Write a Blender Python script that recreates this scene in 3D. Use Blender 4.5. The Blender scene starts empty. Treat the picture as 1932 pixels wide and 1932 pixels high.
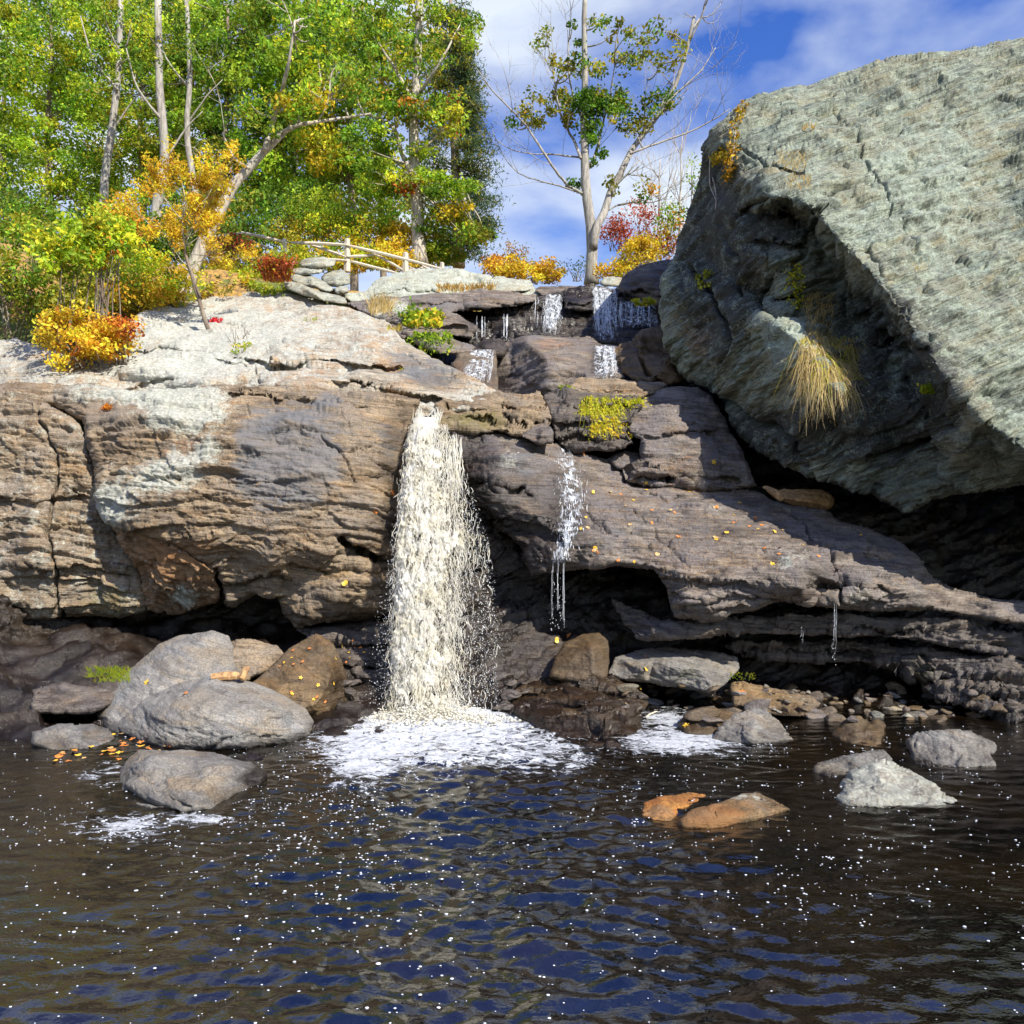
import bpy, math, random
import numpy as np
from mathutils.geometry import delaunay_2d_cdt
from mathutils import Vector
rad = math.radians
# ------------------------------------------------------------------ camera, sky, sun, exposure
SC = bpy.context.scene
COL = SC.collection
FPX, HZ, EYE = 1554.0, 1000.0, 2.2          # focal length in sheet units, horizon row, eye height (m)
cam_d = bpy.data.cameras.new('camera')
cam = bpy.data.objects.new('camera', cam_d); COL.objects.link(cam)
cam.location = (0, 0, EYE); cam.rotation_euler = (rad(90), 0, 0)
cam_d.sensor_width = 36; cam_d.lens = 36 * FPX / 1932
cam_d.shift_y = 34 / 1932; cam_d.clip_end = 2000
SC.camera = cam
SUN = Vector((0.50, -0.58, 0.72)).normalized()
SUN_EL = math.asin(SUN.z); SUN_AZ = math.atan2(SUN.x, SUN.y)   # azimuth from +Y towards +X
world = bpy.data.worlds.new("World"); SC.world = world; world.use_nodes = True
wn = world.node_tree.nodes; wl = world.node_tree.links; wn.clear()
w_out = wn.new('ShaderNodeOutputWorld'); w_bg = wn.new('ShaderNodeBackground')
sky = wn.new('ShaderNodeTexSky'); sky.sky_type = 'NISHITA'; sky.sun_disc = False
sky.sun_elevation = SUN_EL; sky.sun_rotation = SUN_AZ
sky.air_density = 1.2; sky.dust_density = 0.3; sky.ozone_density = 3.0
hs = wn.new('ShaderNodeHueSaturation'); hs.inputs['Hue'].default_value = 0.525; hs.inputs['Saturation'].default_value = 1.35; hs.inputs['Value'].default_value = 2.3
wl.new(sky.outputs[0], hs.inputs['Color'])
tc = wn.new('ShaderNodeTexCoord'); mp = wn.new('ShaderNodeMapping'); mp.inputs['Scale'].default_value = (1, 1, 2.4)
mp.inputs['Location'].default_value = (1.3, 0.4, 0.35)
wl.new(tc.outputs['Generated'], mp.inputs[0])
cn = wn.new('ShaderNodeTexNoise'); cn.inputs['Scale'].default_value = 3.2; cn.inputs['Detail'].default_value = 6
cn.inputs['Roughness'].default_value = 0.5; cn.inputs['Distortion'].default_value = 0.3
wl.new(mp.outputs[0], cn.inputs['Vector'])
cr = wn.new('ShaderNodeValToRGB'); cr.color_ramp.elements[0].position = 0.37; cr.color_ramp.elements[1].position = 0.63
wl.new(cn.outputs[0], cr.inputs[0])
cm = wn.new('ShaderNodeMix'); cm.data_type = 'RGBA'
sx = wn.new('ShaderNodeSeparateXYZ'); wl.new(tc.outputs['Generated'], sx.inputs[0])
mr = wn.new('ShaderNodeMapRange'); wl.new(sx.outputs[2], mr.inputs[0]); mr.inputs[1].default_value = .52; mr.inputs[2].default_value = .80; mr.inputs[3].default_value = 1; mr.inputs[4].default_value = .12
mm = wn.new('ShaderNodeMath'); mm.operation = 'MULTIPLY'; wl.new(cr.outputs[0], mm.inputs[0]); wl.new(mr.outputs[0], mm.inputs[1]); wl.new(mm.outputs[0], cm.inputs[0]); wl.new(hs.outputs[0], cm.inputs[6]); cm.inputs[7].default_value = (10.5, 11.6, 13.0, 1)
wl.new(cm.outputs[2], w_bg.inputs[0]); w_bg.inputs[1].default_value = 0.052
wl.new(w_bg.outputs[0], w_out.inputs[0])
sun_d = bpy.data.lights.new('sun', 'SUN'); sun_d.energy = 5.0; sun_d.angle = rad(0.5); sun_d.color = (1.0, 0.93, 0.80)
sun = bpy.data.objects.new('sun', sun_d); COL.objects.link(sun)
sun.rotation_euler = SUN.to_track_quat('Z', 'Y').to_euler(); sun.location = (6, -8, 20)
SC.view_settings.view_transform = 'Standard'; SC.view_settings.look = 'None'
SC.view_settings.exposure = 0.66; SC.view_settings.gamma = 1
SC.cycles.max_bounces = 6; SC.cycles.diffuse_bounces = 2; SC.cycles.glossy_bounces = 3
SC.cycles.transparent_max_bounces = 4; SC.cycles.caustics_reflective = False; SC.cycles.caustics_refractive = False

# ------------------------------------------------------------------ helpers
def P(X, Y, D):
    X = np.asarray(X, float); Y = np.asarray(Y, float); D = np.asarray(D, float)
    return np.stack(np.broadcast_arrays((X - 966) / FPX * D, D, EYE + (HZ - Y) / FPX * D), -1)

_perm = np.random.RandomState(7).permutation(4096).astype(np.int32)
_grad = np.random.RandomState(3).normal(size=(4096, 3)); _grad /= np.linalg.norm(_grad, axis=1)[:, None]
_grad = _grad.astype(np.float32)
def noise(p, seed=0):
    """gradient noise, about -1..1, p (...,3)"""
    p = np.asarray(p, np.float32) + np.float32(seed * 17.31 + 500)
    i = np.floor(p).astype(np.int32); f = p - i
    w = f * f * f * (f * (f * 6 - 15) + 10)
    out = 0
    for dx in (0, 1):
        hx = _perm[(i[..., 0] + dx) & 4095]; wx = w[..., 0] if dx else 1 - w[..., 0]
        for dy in (0, 1):
            hy = _perm[(hx + i[..., 1] + dy) & 4095]; wy = w[..., 1] if dy else 1 - w[..., 1]
            for dz in (0, 1):
                g = _grad[_perm[(hy + i[..., 2] + dz) & 4095]]
                wz = w[..., 2] if dz else 1 - w[..., 2]
                d = g[..., 0] * (f[..., 0] - dx) + g[..., 1] * (f[..., 1] - dy) + g[..., 2] * (f[..., 2] - dz)
                out = out + d * (wx * wy * wz)
    return out * 1.6
def fbm(p, oct=4, seed=0, gain=0.5):
    a, s, o = 1.0, 0.0, 0.0
    for k in range(oct):
        o = o + a * noise(p * (2.03 ** k), seed + k); s += a; a *= gain
    return o / s
def sstep(a, b, x):
    t = np.clip((x - a) / (b - a), 0, 1); return t * t * (3 - 2 * t)

def facets(p, s, seed, stretch=(1, 1, 2.2)):
    """broken-stone chips: every cell is a tilted plane"""
    p = np.asarray(p, np.float32) * np.asarray(stretch, np.float32) * s + np.float32(seed * 9.7 + 300)
    i = np.floor(p).astype(np.int32); f = p - i; best = np.full(p.shape[:-1], 9e9, np.float32); h = np.zeros(p.shape[:-1], np.float32)
    for dx in (-1, 0, 1):
        for dy in (-1, 0, 1):
            for dz in (-1, 0, 1):
                k = _perm[(_perm[(_perm[(i[..., 0] + dx) & 4095] + i[..., 1] + dy) & 4095] + i[..., 2] + dz) & 4095]
                c = _grad[k] * .45 + .5; r0 = dx + c[..., 0] - f[..., 0]; r1 = dy + c[..., 1] - f[..., 1]; r2 = dz + c[..., 2] - f[..., 2]
                d = r0 * r0 + r1 * r1 + r2 * r2; m = d < best; g = _grad[(k * 7 + 11) & 4095]
                best = np.where(m, d, best); h = np.where(m, -(g[..., 0] * r0 + g[..., 1] * r1 + g[..., 2] * r2) * .7 + g[..., 1] * .35, h)
    return h

def tag(o, label=None, cat=None, group=None, kind=None):
    if label: o['label'] = label
    if cat: o['category'] = cat
    if group: o['group'] = group
    if kind: o['kind'] = kind
    return o
def empty(name, loc, label, cat, group=None):
    o = bpy.data.objects.new(name, None); COL.objects.link(o); o.location = [float(v) for v in loc]
    o.empty_display_size = 0.2
    return tag(o, label, cat, group)
def mesh_obj(name, V, quads=None, tris=None, mat=None, parent=None, attrs=None, col=None, smooth=True, recentre=True):
    V = np.asarray(V, np.float64)
    if parent is not None: org = np.array(parent.location)
    elif recentre: org = np.array([V[:, 0].mean(), V[:, 1].mean(), V[:, 2].min()])
    else: org = np.zeros(3)
    me = bpy.data.meshes.new(name)
    nq = 0 if quads is None else len(quads); nt = 0 if tris is None else len(tris)
    loops = []
    if nq: loops.append(np.asarray(quads, np.int32).ravel())
    if nt: loops.append(np.asarray(tris, np.int32).ravel())
    loops = np.concatenate(loops)
    me.vertices.add(len(V)); me.vertices.foreach_set('co', (V - org).astype(np.float32).ravel())
    me.loops.add(len(loops)); me.loops.foreach_set('vertex_index', loops)
    me.polygons.add(nq + nt)
    st = np.concatenate([np.arange(nq) * 4, nq * 4 + np.arange(nt) * 3]).astype(np.int32)
    me.polygons.foreach_set('loop_start', st)
    me.polygons.foreach_set('use_smooth', np.full(nq + nt, smooth, bool))
    for k, a in (attrs or {}).items():
        at = me.attributes.new(k, 'FLOAT', 'POINT'); at.data.foreach_set('value', np.asarray(a, np.float32))
    if col is not None:
        at = me.attributes.new('tint', 'FLOAT_COLOR', 'POINT')
        c = np.ones((len(V), 4), np.float32); c[:, :3] = col; at.data.foreach_set('color', c.ravel())
    me.update(calc_edges=True); me.validate()
    if mat: me.materials.append(mat)
    o = bpy.data.objects.new(name, me); COL.objects.link(o)
    if parent is not None: o.parent = parent
    else: o.location = org
    return o
class MB:
    """collects tubes, leaves and blobs into one mesh"""
    def __init__(s): s.V = []; s.Q = []; s.T = []; s.C = []; s.n = 0
    def add(s, V, Q=None, T=None, C=None):
        V = np.asarray(V, float).reshape(-1, 3)
        if Q is not None and len(Q): s.Q.append(np.asarray(Q) + s.n)
        if T is not None and len(T): s.T.append(np.asarray(T) + s.n)
        s.V.append(V); s.n += len(V)
        s.C.append(np.broadcast_to(np.asarray((1, 1, 1) if C is None else C, float), V.shape))
    def tube(s, path, r, sides=6, C=None):
        path = np.asarray(path, float); k = len(path); r = np.broadcast_to(np.asarray(r, float), (k,))
        t = np.gradient(path, axis=0); t /= np.linalg.norm(t, axis=1)[:, None] + 1e-9
        ref = np.where(np.abs(t[:, 2:3]) > 0.9, np.array([[1., 0, 0]]), np.array([[0, 0, 1.]]))
        a = np.cross(t, ref); a /= np.linalg.norm(a, axis=1)[:, None] + 1e-9; b = np.cross(t, a)
        for j in range(1, k):      # keep the frame from flipping
            if (a[j] * a[j - 1]).sum() < 0: a[j] *= -1; b[j] *= -1
        an = np.arange(sides) / sides * 2 * np.pi
        ring = a[:, None] * np.cos(an)[None, :, None] + b[:, None] * np.sin(an)[None, :, None]
        V = path[:, None] + ring * r[:, None, None]
        i = np.arange(k - 1)[:, None] * sides; j = np.arange(sides)[None]; j2 = (j + 1) % sides
        Q = np.stack([i + j, i + j2, i + sides + j2, i + sides + j], -1).reshape(-1, 4)
        V = np.concatenate([V.reshape(-1, 3), path[:1], path[-1:]])
        jj = np.arange(sides); T = np.concatenate([
            np.stack([np.full(sides, k * sides), (jj + 1) % sides, jj], -1),
            np.stack([np.full(sides, k * sides + 1), (k - 1) * sides + jj, (k - 1) * sides + (jj + 1) % sides], -1)])
        s.add(V, Q, T, C)
    def build(s, name, mat, parent=None, smooth=True, color=True):
        if not s.V: return None
        return mesh_obj(name, np.concatenate(s.V), np.concatenate(s.Q) if s.Q else None, np.concatenate(s.T) if s.T else None,
                        mat, parent, col=np.concatenate(s.C) if color else None, smooth=smooth)

# ------------------------------------------------------------------ materials
def nmat(name):
    m = bpy.data.materials.new(name); m.use_nodes = True
    nt = m.node_tree; nt.nodes.clear()
    out = nt.nodes.new('ShaderNodeOutputMaterial'); b = nt.nodes.new('ShaderNodeBsdfPrincipled')
    nt.links.new(b.outputs[0], out.inputs[0]); return m, nt, b, out
class NB:
    def __init__(s, nt): s.nt = nt
    def new(s, t): return s.nt.nodes.new(t)
    def link(s, a, b): s.nt.links.new(a, b)
    def noise(s, vec, scale, detail=4, rough=0.5, dist=0.0):
        n = s.new('ShaderNodeTexNoise'); s.link(vec, n.inputs['Vector'])
        n.inputs['Scale'].default_value = scale; n.inputs['Detail'].default_value = detail
        n.inputs['Roughness'].default_value = rough; n.inputs['Distortion'].default_value = dist
        return n.outputs[0]
    def attr(s, name):
        n = s.new('ShaderNodeAttribute'); n.attribute_name = name; return n
    def math(s, op, a, b=None, clamp=False):
        n = s.new('ShaderNodeMath'); n.operation = op; n.use_clamp = clamp
        for k, v in enumerate((a, b)):
            if v is None: continue
            if isinstance(v, (int, float)): n.inputs[k].default_value = v
            else: s.link(v, n.inputs[k])
        return n.outputs[0]
    def remap(s, v, a, b, c=0.0, d=1.0):
        n = s.new('ShaderNodeMapRange'); n.interpolation_type = 'SMOOTHSTEP'; s.link(v, n.inputs[0])
        for k, x in zip((1, 2, 3, 4), (a, b, c, d)): n.inputs[k].default_value = x
        return n.outputs[0]
    def mix(s, f, a, b, mode='MIX'):
        n = s.new('ShaderNodeMix'); n.data_type = 'RGBA'; n.blend_type = mode
        for k, v in ((0, f), (6, a), (7, b)):
            if isinstance(v, (int, float)): n.inputs[k].default_value = v
            elif isinstance(v, tuple): n.inputs[k].default_value = (*v, 1)
            else: s.link(v, n.inputs[k])
        return n.outputs[2]
    def mapping(s, vec, rot=(0, 0, 0), scale=(1, 1, 1), loc=(0, 0, 0)):
        n = s.new('ShaderNodeMapping'); s.link(vec, n.inputs[0])
        n.inputs['Rotation'].default_value = rot; n.inputs['Scale'].default_value = scale; n.inputs['Location'].default_value = loc
        return n.outputs[0]

def rock_mat(name, c1, c2, c3, angle, lich=(0.55, 0.57, 0.50), rough=0.85, streak=0.5, seed=0.0, an=5.5, fz=22):
    m, nt, b, out = nmat(name); q = NB(nt)
    geo = q.new('ShaderNodeNewGeometry').outputs['Position']
    rot = (0, angle, 0)
    aligned = q.mapping(q.mapping(geo, rot=rot, loc=(seed, seed, 0)), scale=(1, 1, an))
    fine = q.mapping(q.mapping(geo, rot=rot), scale=(1.3, 1.3, fz))
    nA = q.noise(aligned, 2.0, 8, 0.68, 0.4)
    col = q.mix(q.remap(nA, 0.36, 0.64), c1, c2)
    nB = q.noise(geo, 1.1, 6, 0.6, 0.8)
    col = q.mix(q.remap(nB, 0.45, 0.62), col, c3)
    nS = q.noise(geo, 55, 3, 0.6)
    col = q.mix(1.0, col, q.mix(q.remap(nS, 0.3, 0.7), (0.62, 0.62, 0.62), (1.25, 1.22, 1.18)), 'MULTIPLY')
    nF = q.noise(fine, 2.2, 5, 0.6, 0.3)
    dark = q.remap(nF, 0.50, 0.36, 0.0, streak)
    col = q.mix(dark, col, q.mix(1.0, col, (0.33, 0.30, 0.27), 'MULTIPLY'))
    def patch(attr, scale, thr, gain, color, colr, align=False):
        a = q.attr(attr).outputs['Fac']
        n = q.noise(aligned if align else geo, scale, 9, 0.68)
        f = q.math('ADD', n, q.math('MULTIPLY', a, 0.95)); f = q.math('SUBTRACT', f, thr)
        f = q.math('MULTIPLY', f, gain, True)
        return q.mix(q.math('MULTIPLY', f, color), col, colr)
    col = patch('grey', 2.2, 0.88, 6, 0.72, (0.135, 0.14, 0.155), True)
    col = patch('rust', 4.0, 0.86, 4, 0.55, (0.33, 0.15, 0.045), True)
    col = patch('moss', 11.0, 0.88, 3.5, 0.7, (0.12, 0.11, 0.018), True)
    warm = q.remap(q.noise(aligned, 1.3, 6, .65, .6), .50, .66, 0, .65)
    col = q.mix(warm, col, q.mix(1.0, col, (1.14, 0.95, 0.70), 'MULTIPLY'))
    cool = q.remap(q.noise(q.mapping(geo, loc=(9, 4, 2)), 1.7, 6, .65, .6), .52, .66, 0, .6)
    col = q.mix(cool, col, q.mix(1.0, col, (0.80, 0.90, 1.02), 'MULTIPLY'))
    nD = q.noise(aligned, 5.5, 9, 0.75, 0.5)
    col = q.mix(q.remap(nD, 0.44, 0.33, 0.0, 0.75), col, q.mix(1.0, col, (0.22, 0.20, 0.19), 'MULTIPLY'))  # dark noise streaks paint the shade of pits and crevices into the colour
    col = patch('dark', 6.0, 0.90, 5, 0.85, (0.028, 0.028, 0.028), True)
    lcol = q.mix(q.remap(q.noise(geo, 22, 4, 0.6), 0.35, 0.6), lich, tuple(v * 0.62 for v in lich))
    la = q.math('ADD', q.math('MULTIPLY', q.noise(geo, 5, 6, .62), .5), q.math('MULTIPLY', q.noise(geo, 34, 6, .7), .5))
    la = q.math('ADD', la, q.math('MULTIPLY', q.attr('lichen').outputs['Fac'], .62)); la = q.math('MULTIPLY', q.math('SUBTRACT', la, .70), 8, True)
    col = q.mix(q.math('MULTIPLY', la, .82), col, lcol)
    vs = q.new('ShaderNodeTexVoronoi'); q.link(q.mapping(geo, scale=(1, 1, 1.5)), vs.inputs['Vector']); vs.inputs['Scale'].default_value = 8.5
    spot = q.math('MULTIPLY', q.remap(q.math('ADD', vs.outputs['Distance'], q.math('MULTIPLY', q.noise(geo, 30, 4, .7), .45)), .40, .30), q.remap(q.attr('lichen').outputs['Fac'], .04, .25, 0, .9))
    col = q.mix(q.math('MULTIPLY', spot, q.remap(q.noise(geo, 2.2, 3, .5), .42, .56)), col, lcol)
    wet = q.attr('wet').outputs['Fac']
    wn_ = q.math('MULTIPLY', wet, q.remap(q.noise(aligned, 1.5, 5, 0.6), 0.30, 0.60, 0.72, 1.0), True)
    col = q.mix(wn_, col, q.mix(1.0, col, (0.12, 0.10, 0.09), 'MULTIPLY'))
    q.link(col, b.inputs['Base Color'])
    rg = q.new('ShaderNodeMapRange'); q.link(wn_, rg.inputs[0]); rg.inputs[3].default_value = rough; rg.inputs[4].default_value = 0.17
    q.link(rg.outputs[0], b.inputs['Roughness'])
    bp = q.new('ShaderNodeBump'); bp.inputs['Strength'].default_value = 0.8; bp.inputs['Distance'].default_value = 0.03
    h = q.math('ADD', q.noise(geo, 26, 6, 0.7), q.math('MULTIPLY', nF, 0.8))
    q.link(h, bp.inputs['Height']); q.link(bp.outputs[0], b.inputs['Normal'])
    return m
def leaf_mat(name, trans=0.45, rough=0.5):
    m, nt, b, out = nmat(name); q = NB(nt)
    c = q.attr('tint').outputs['Color']; q.link(c, b.inputs['Base Color']); b.inputs['Roughness'].default_value = rough
    b.inputs['Specular IOR Level'].default_value = 0.3
    t = q.new('ShaderNodeBsdfTranslucent'); q.link(c, t.inputs[0])
    x = q.new('ShaderNodeMixShader'); x.inputs[0].default_value = trans
    q.link(b.outputs[0], x.inputs[1]); q.link(t.outputs[0], x.inputs[2]); q.link(x.outputs[0], out.inputs[0])
    return m
def bark_mat(name, c1, c2, scale=14):
    m, nt, b, out = nmat(name); q = NB(nt)
    geo = q.new('ShaderNodeNewGeometry').outputs['Position']
    n = q.noise(q.mapping(geo, scale=(1, 1, 0.22)), scale, 6, 0.65, 0.4)
    big = q.noise(geo, 1.6, 4, 0.6)
    c = q.mix(q.remap(n, 0.38, 0.6), c2, c1); c = q.mix(q.remap(big, 0.45, 0.7, 0, 0.5), c, (0.34, 0.35, 0.28))
    q.link(c, b.inputs['Base Color']); b.inputs['Roughness'].default_value = 0.9
    bp = q.new('ShaderNodeBump'); bp.inputs['Strength'].default_value = 0.6; bp.inputs['Distance'].default_value = 0.03
    q.link(n, bp.inputs['Height']); q.link(bp.outputs[0], b.inputs['Normal']); return m
def plain_mat(name, c1, c2, rough=0.7, scale=20):
    m, nt, b, out = nmat(name); q = NB(nt)
    geo = q.new('ShaderNodeNewGeometry').outputs['Position']
    q.link(q.mix(q.remap(q.noise(geo, scale, 5, 0.6), 0.35, 0.65), c1, c2), b.inputs['Base Color'])
    b.inputs['Roughness'].default_value = rough; return m

A_L, A_R, A_S = rad(-5), rad(23), rad(-3)
M = dict(
 brown=rock_mat('brown_gneiss', (0.15, 0.108, 0.07), (0.34, 0.265, 0.18), (0.245, 0.20, 0.155), A_L),
 dome=rock_mat('pale_gneiss', (0.26, 0.225, 0.18), (0.42, 0.385, 0.32), (0.36, 0.26, 0.17), A_L, lich=(0.56, 0.58, 0.53), streak=0.7),
 green=rock_mat('green_grey_gneiss', (0.10, 0.12, 0.10), (0.295, 0.345, 0.28), (0.22, 0.23, 0.175), A_R, lich=(0.41, 0.48, 0.40), streak=0.85),
 slab=rock_mat('purple_brown_gneiss', (0.10, 0.08, 0.07), (0.26, 0.225, 0.195), (0.175, 0.155, 0.155), A_S, streak=0.6),
 grey=rock_mat('grey_granite', (0.16, 0.155, 0.155), (0.31, 0.30, 0.28), (0.25, 0.225, 0.19), rad(-14), streak=0.35, seed=3.0),
 wetbrown=rock_mat('wet_brown_gneiss', (0.13, 0.085, 0.04), (0.25, 0.17, 0.085), (0.20, 0.15, 0.10), A_S, streak=0.4, seed=5.0),
 bed=rock_mat('wet_bedrock', (0.09, 0.07, 0.055), (0.19, 0.155, 0.125), (0.13, 0.11, 0.10), A_S, streak=0.5, an=1.8, fz=4),
 orange=rock_mat('orange_stained_granite', (0.28, 0.11, 0.025), (0.45, 0.21, 0.05), (0.30, 0.19, 0.10), rad(-10), streak=0.2),
 pale=rock_mat('pale_lichened_granite', (0.22, 0.22, 0.18), (0.40, 0.41, 0.35), (0.32, 0.28, 0.21), rad(3), streak=0.4, lich=(0.52, 0.56, 0.48)),
 leaf=leaf_mat('leaf'), dry=leaf_mat('dry_leaf', 0.25),
 bark=bark_mat('grey_bark', (0.54, 0.49, 0.41), (0.26, 0.22, 0.18)),
 greybark=bark_mat('smooth_grey_bark', (0.38, 0.355, 0.32), (0.20, 0.18, 0.16)),
 twig=bark_mat('brown_bark', (0.24, 0.185, 0.14), (0.12, 0.09, 0.07)),
 wood=plain_mat('weathered_wood', (0.60, 0.55, 0.45), (0.42, 0.37, 0.29), 0.8, 30),
 log=plain_mat('split_log_wood', (0.50, 0.30, 0.13), (0.24, 0.13, 0.06), 0.75, 18),
)
# ------------------------------------------------------------------ rocks
ZS = 2.0; ZN = 1080
ZB = np.full((ZN, ZN), 1e3)                     # nearest rock distance on a grid of directions, to set leaves and plants on the stone
def zb_put(X, Y, D):
    i = np.round((Y + 100) / ZS).astype(int); j = np.round((X + 100) / ZS).astype(int)
    ok = (i >= 0) & (i < ZN) & (j >= 0) & (j < ZN); np.minimum.at(ZB, (i[ok], j[ok]), D[ok])
def surf(X, Y):
    i = int(round((Y + 100) / ZS)); j = int(round((X + 100) / ZS))
    w = ZB[max(0, i - 1):i + 2, max(0, j - 1):j + 2]; w = w[w < 900]
    return float(np.median(w)) if len(w) else None

def idw(xy, pts):
    pts = np.asarray(pts, float); d = ((xy[:, None] - pts[None, :, :2]) ** 2).sum(-1) + 25
    w = d ** -1.5; return (w * pts[:, 2]).sum(1) / w.sum(1)
def rough_outline(out, amp, rng, step=7):
    out = np.asarray(out, float); n = len(out); pts = []
    for k in range(n):
        a, b = out[k], out[(k + 1) % n]; L = np.hypot(*(b - a)); m = max(1, int(L / step))
        for t in range(m): pts.append(a + (b - a) * t / m)
    pts = np.array(pts); q = np.concatenate([pts / 26, np.full((len(pts), 1), rng.uniform(0, 99))], 1)
    q2 = q * 2.7 + 31
    pts[:, 0] += amp * (noise(q) + 0.5 * noise(q2)); pts[:, 1] += amp * (noise(q + 9) + 0.5 * noise(q2 + 9))
    return pts
def poly_inside(x, y, poly):
    ins = np.zeros(x.shape, bool); n = len(poly); x1, y1 = poly[-1]
    for k in range(n):
        x2, y2 = poly[k]
        if y1 != y2:
            c = ((y1 > y) != (y2 > y)) & (x < (x2 - x1) * (y - y1) / (y2 - y1) + x1); ins ^= c
        x1, y1 = x2, y2
    return ins
def seg_dist(x, y, poly, closed=True):
    best = np.full(x.shape, 1e9); bx = x.copy(); by = y.copy(); n = len(poly)
    for k in range(n if closed else n - 1):
        ax, ay = poly[k]; cx, cy = poly[(k + 1) % n]; dx, dy = cx - ax, cy - ay; L = dx * dx + dy * dy + 1e-9
        t = np.clip(((x - ax) * dx + (y - ay) * dy) / L, 0, 1); px = ax + t * dx; py = ay + t * dy
        d = (x - px) ** 2 + (y - py) ** 2; m = d < best
        best = np.where(m, d, best); bx = np.where(m, px, bx); by = np.where(m, py, by)
    return np.sqrt(best), bx, by
def blur(a, m, r):
    if r < 1: return a
    k = np.ones(2 * r + 1)
    def c(z): 
        z = np.apply_along_axis(lambda v: np.convolve(v, k, 'same'), 0, z)
        return np.apply_along_axis(lambda v: np.convolve(v, k, 'same'), 1, z)
    for _ in range(2):
        w = c(m.astype(float)); a = np.where(m, c(np.where(m, a, 0)) / np.maximum(w, 1e-6), 0)
    return a
def strata_disp(p, ang, amp, layer, seed, blocky=1.0, L=0.015):
    fd = lambda wl: np.clip(wl / L / 2.5 - .4, 0, 1)      # drop detail finer than the mesh
    eu = np.array([math.cos(ang), 0.0, math.sin(ang)]); ns = np.array([-math.sin(ang), 0.22, math.cos(ang)])
    u = p @ eu; v = p[:, 1]; w = p @ ns
    lo = noise(p * 0.9, seed); mid = noise(p * 2.3, seed + 1)
    w = w + 0.10 * lo + 0.045 * mid
    A = lambda su, sw, s: noise(np.stack([u * su, v * su, w * sw], -1), seed + s)
    patch = sstep(-0.35, 0.35, A(0.7, 1.1, 5)); patch2 = sstep(-0.2, 0.5, A(1.1, 1.8, 6))
    t = w * layer + 0.55 * A(0.9, 1.2, 7); fr = t - np.floor(t)
    led = (1 - fr) * sstep(0, 0.10, fr)
    t2 = w * layer * 2.9 + 0.8 * A(1.6, 2.5, 8); fr2 = t2 - np.floor(t2); led2 = (1 - fr2) * sstep(0, 0.16, fr2)
    g = 1 - np.clip(np.abs(A(1.1, 7.5, 9)) * 9, 0, 1); g2 = 1 - np.clip(np.abs(A(2.4, 15, 10)) * 6, 0, 1)
    d = 0.075 * lo + 0.05 * mid
    d = d + 0.060 * led * patch * blocky + 0.022 * led2 * patch2 * blocky * fd(.12) + 0.030 * A(1.3, 5, 11) * fd(.2) + 0.016 * A(3.2, 13, 12) * fd(.08)
    d = d - 0.060 * g * patch2 * fd(.13) - 0.022 * g2 * patch * fd(.066)
    pw = np.stack([u, v, w], -1) + 0.05 * noise(p * 4, seed + 15)[..., None]
    d = d * amp + (0.055 * facets(pw, 1.7, seed, (1, 1, 2.4)) + 0.020 * fd(.1) * facets(pw, 5.5, seed + 3, (1, 1, 2.4))) * min(2.2, amp ** .5 * blocky)
    d = d + 0.009 * fd(.05) * facets(pw, 14, seed + 6, (1, 1, 1.8)) * min(1.6, .6 + .5 * blocky)
    f_ = max(amp, .85)
    return d + f_ * (0.014 * fd(.09) * noise(p * 11, seed + 13) + 0.010 * fd(.042) * noise(p * 24, seed + 14) + 0.006 * fd(.021) * noise(p * 48, seed + 16))
ROCKS = 0
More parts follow.
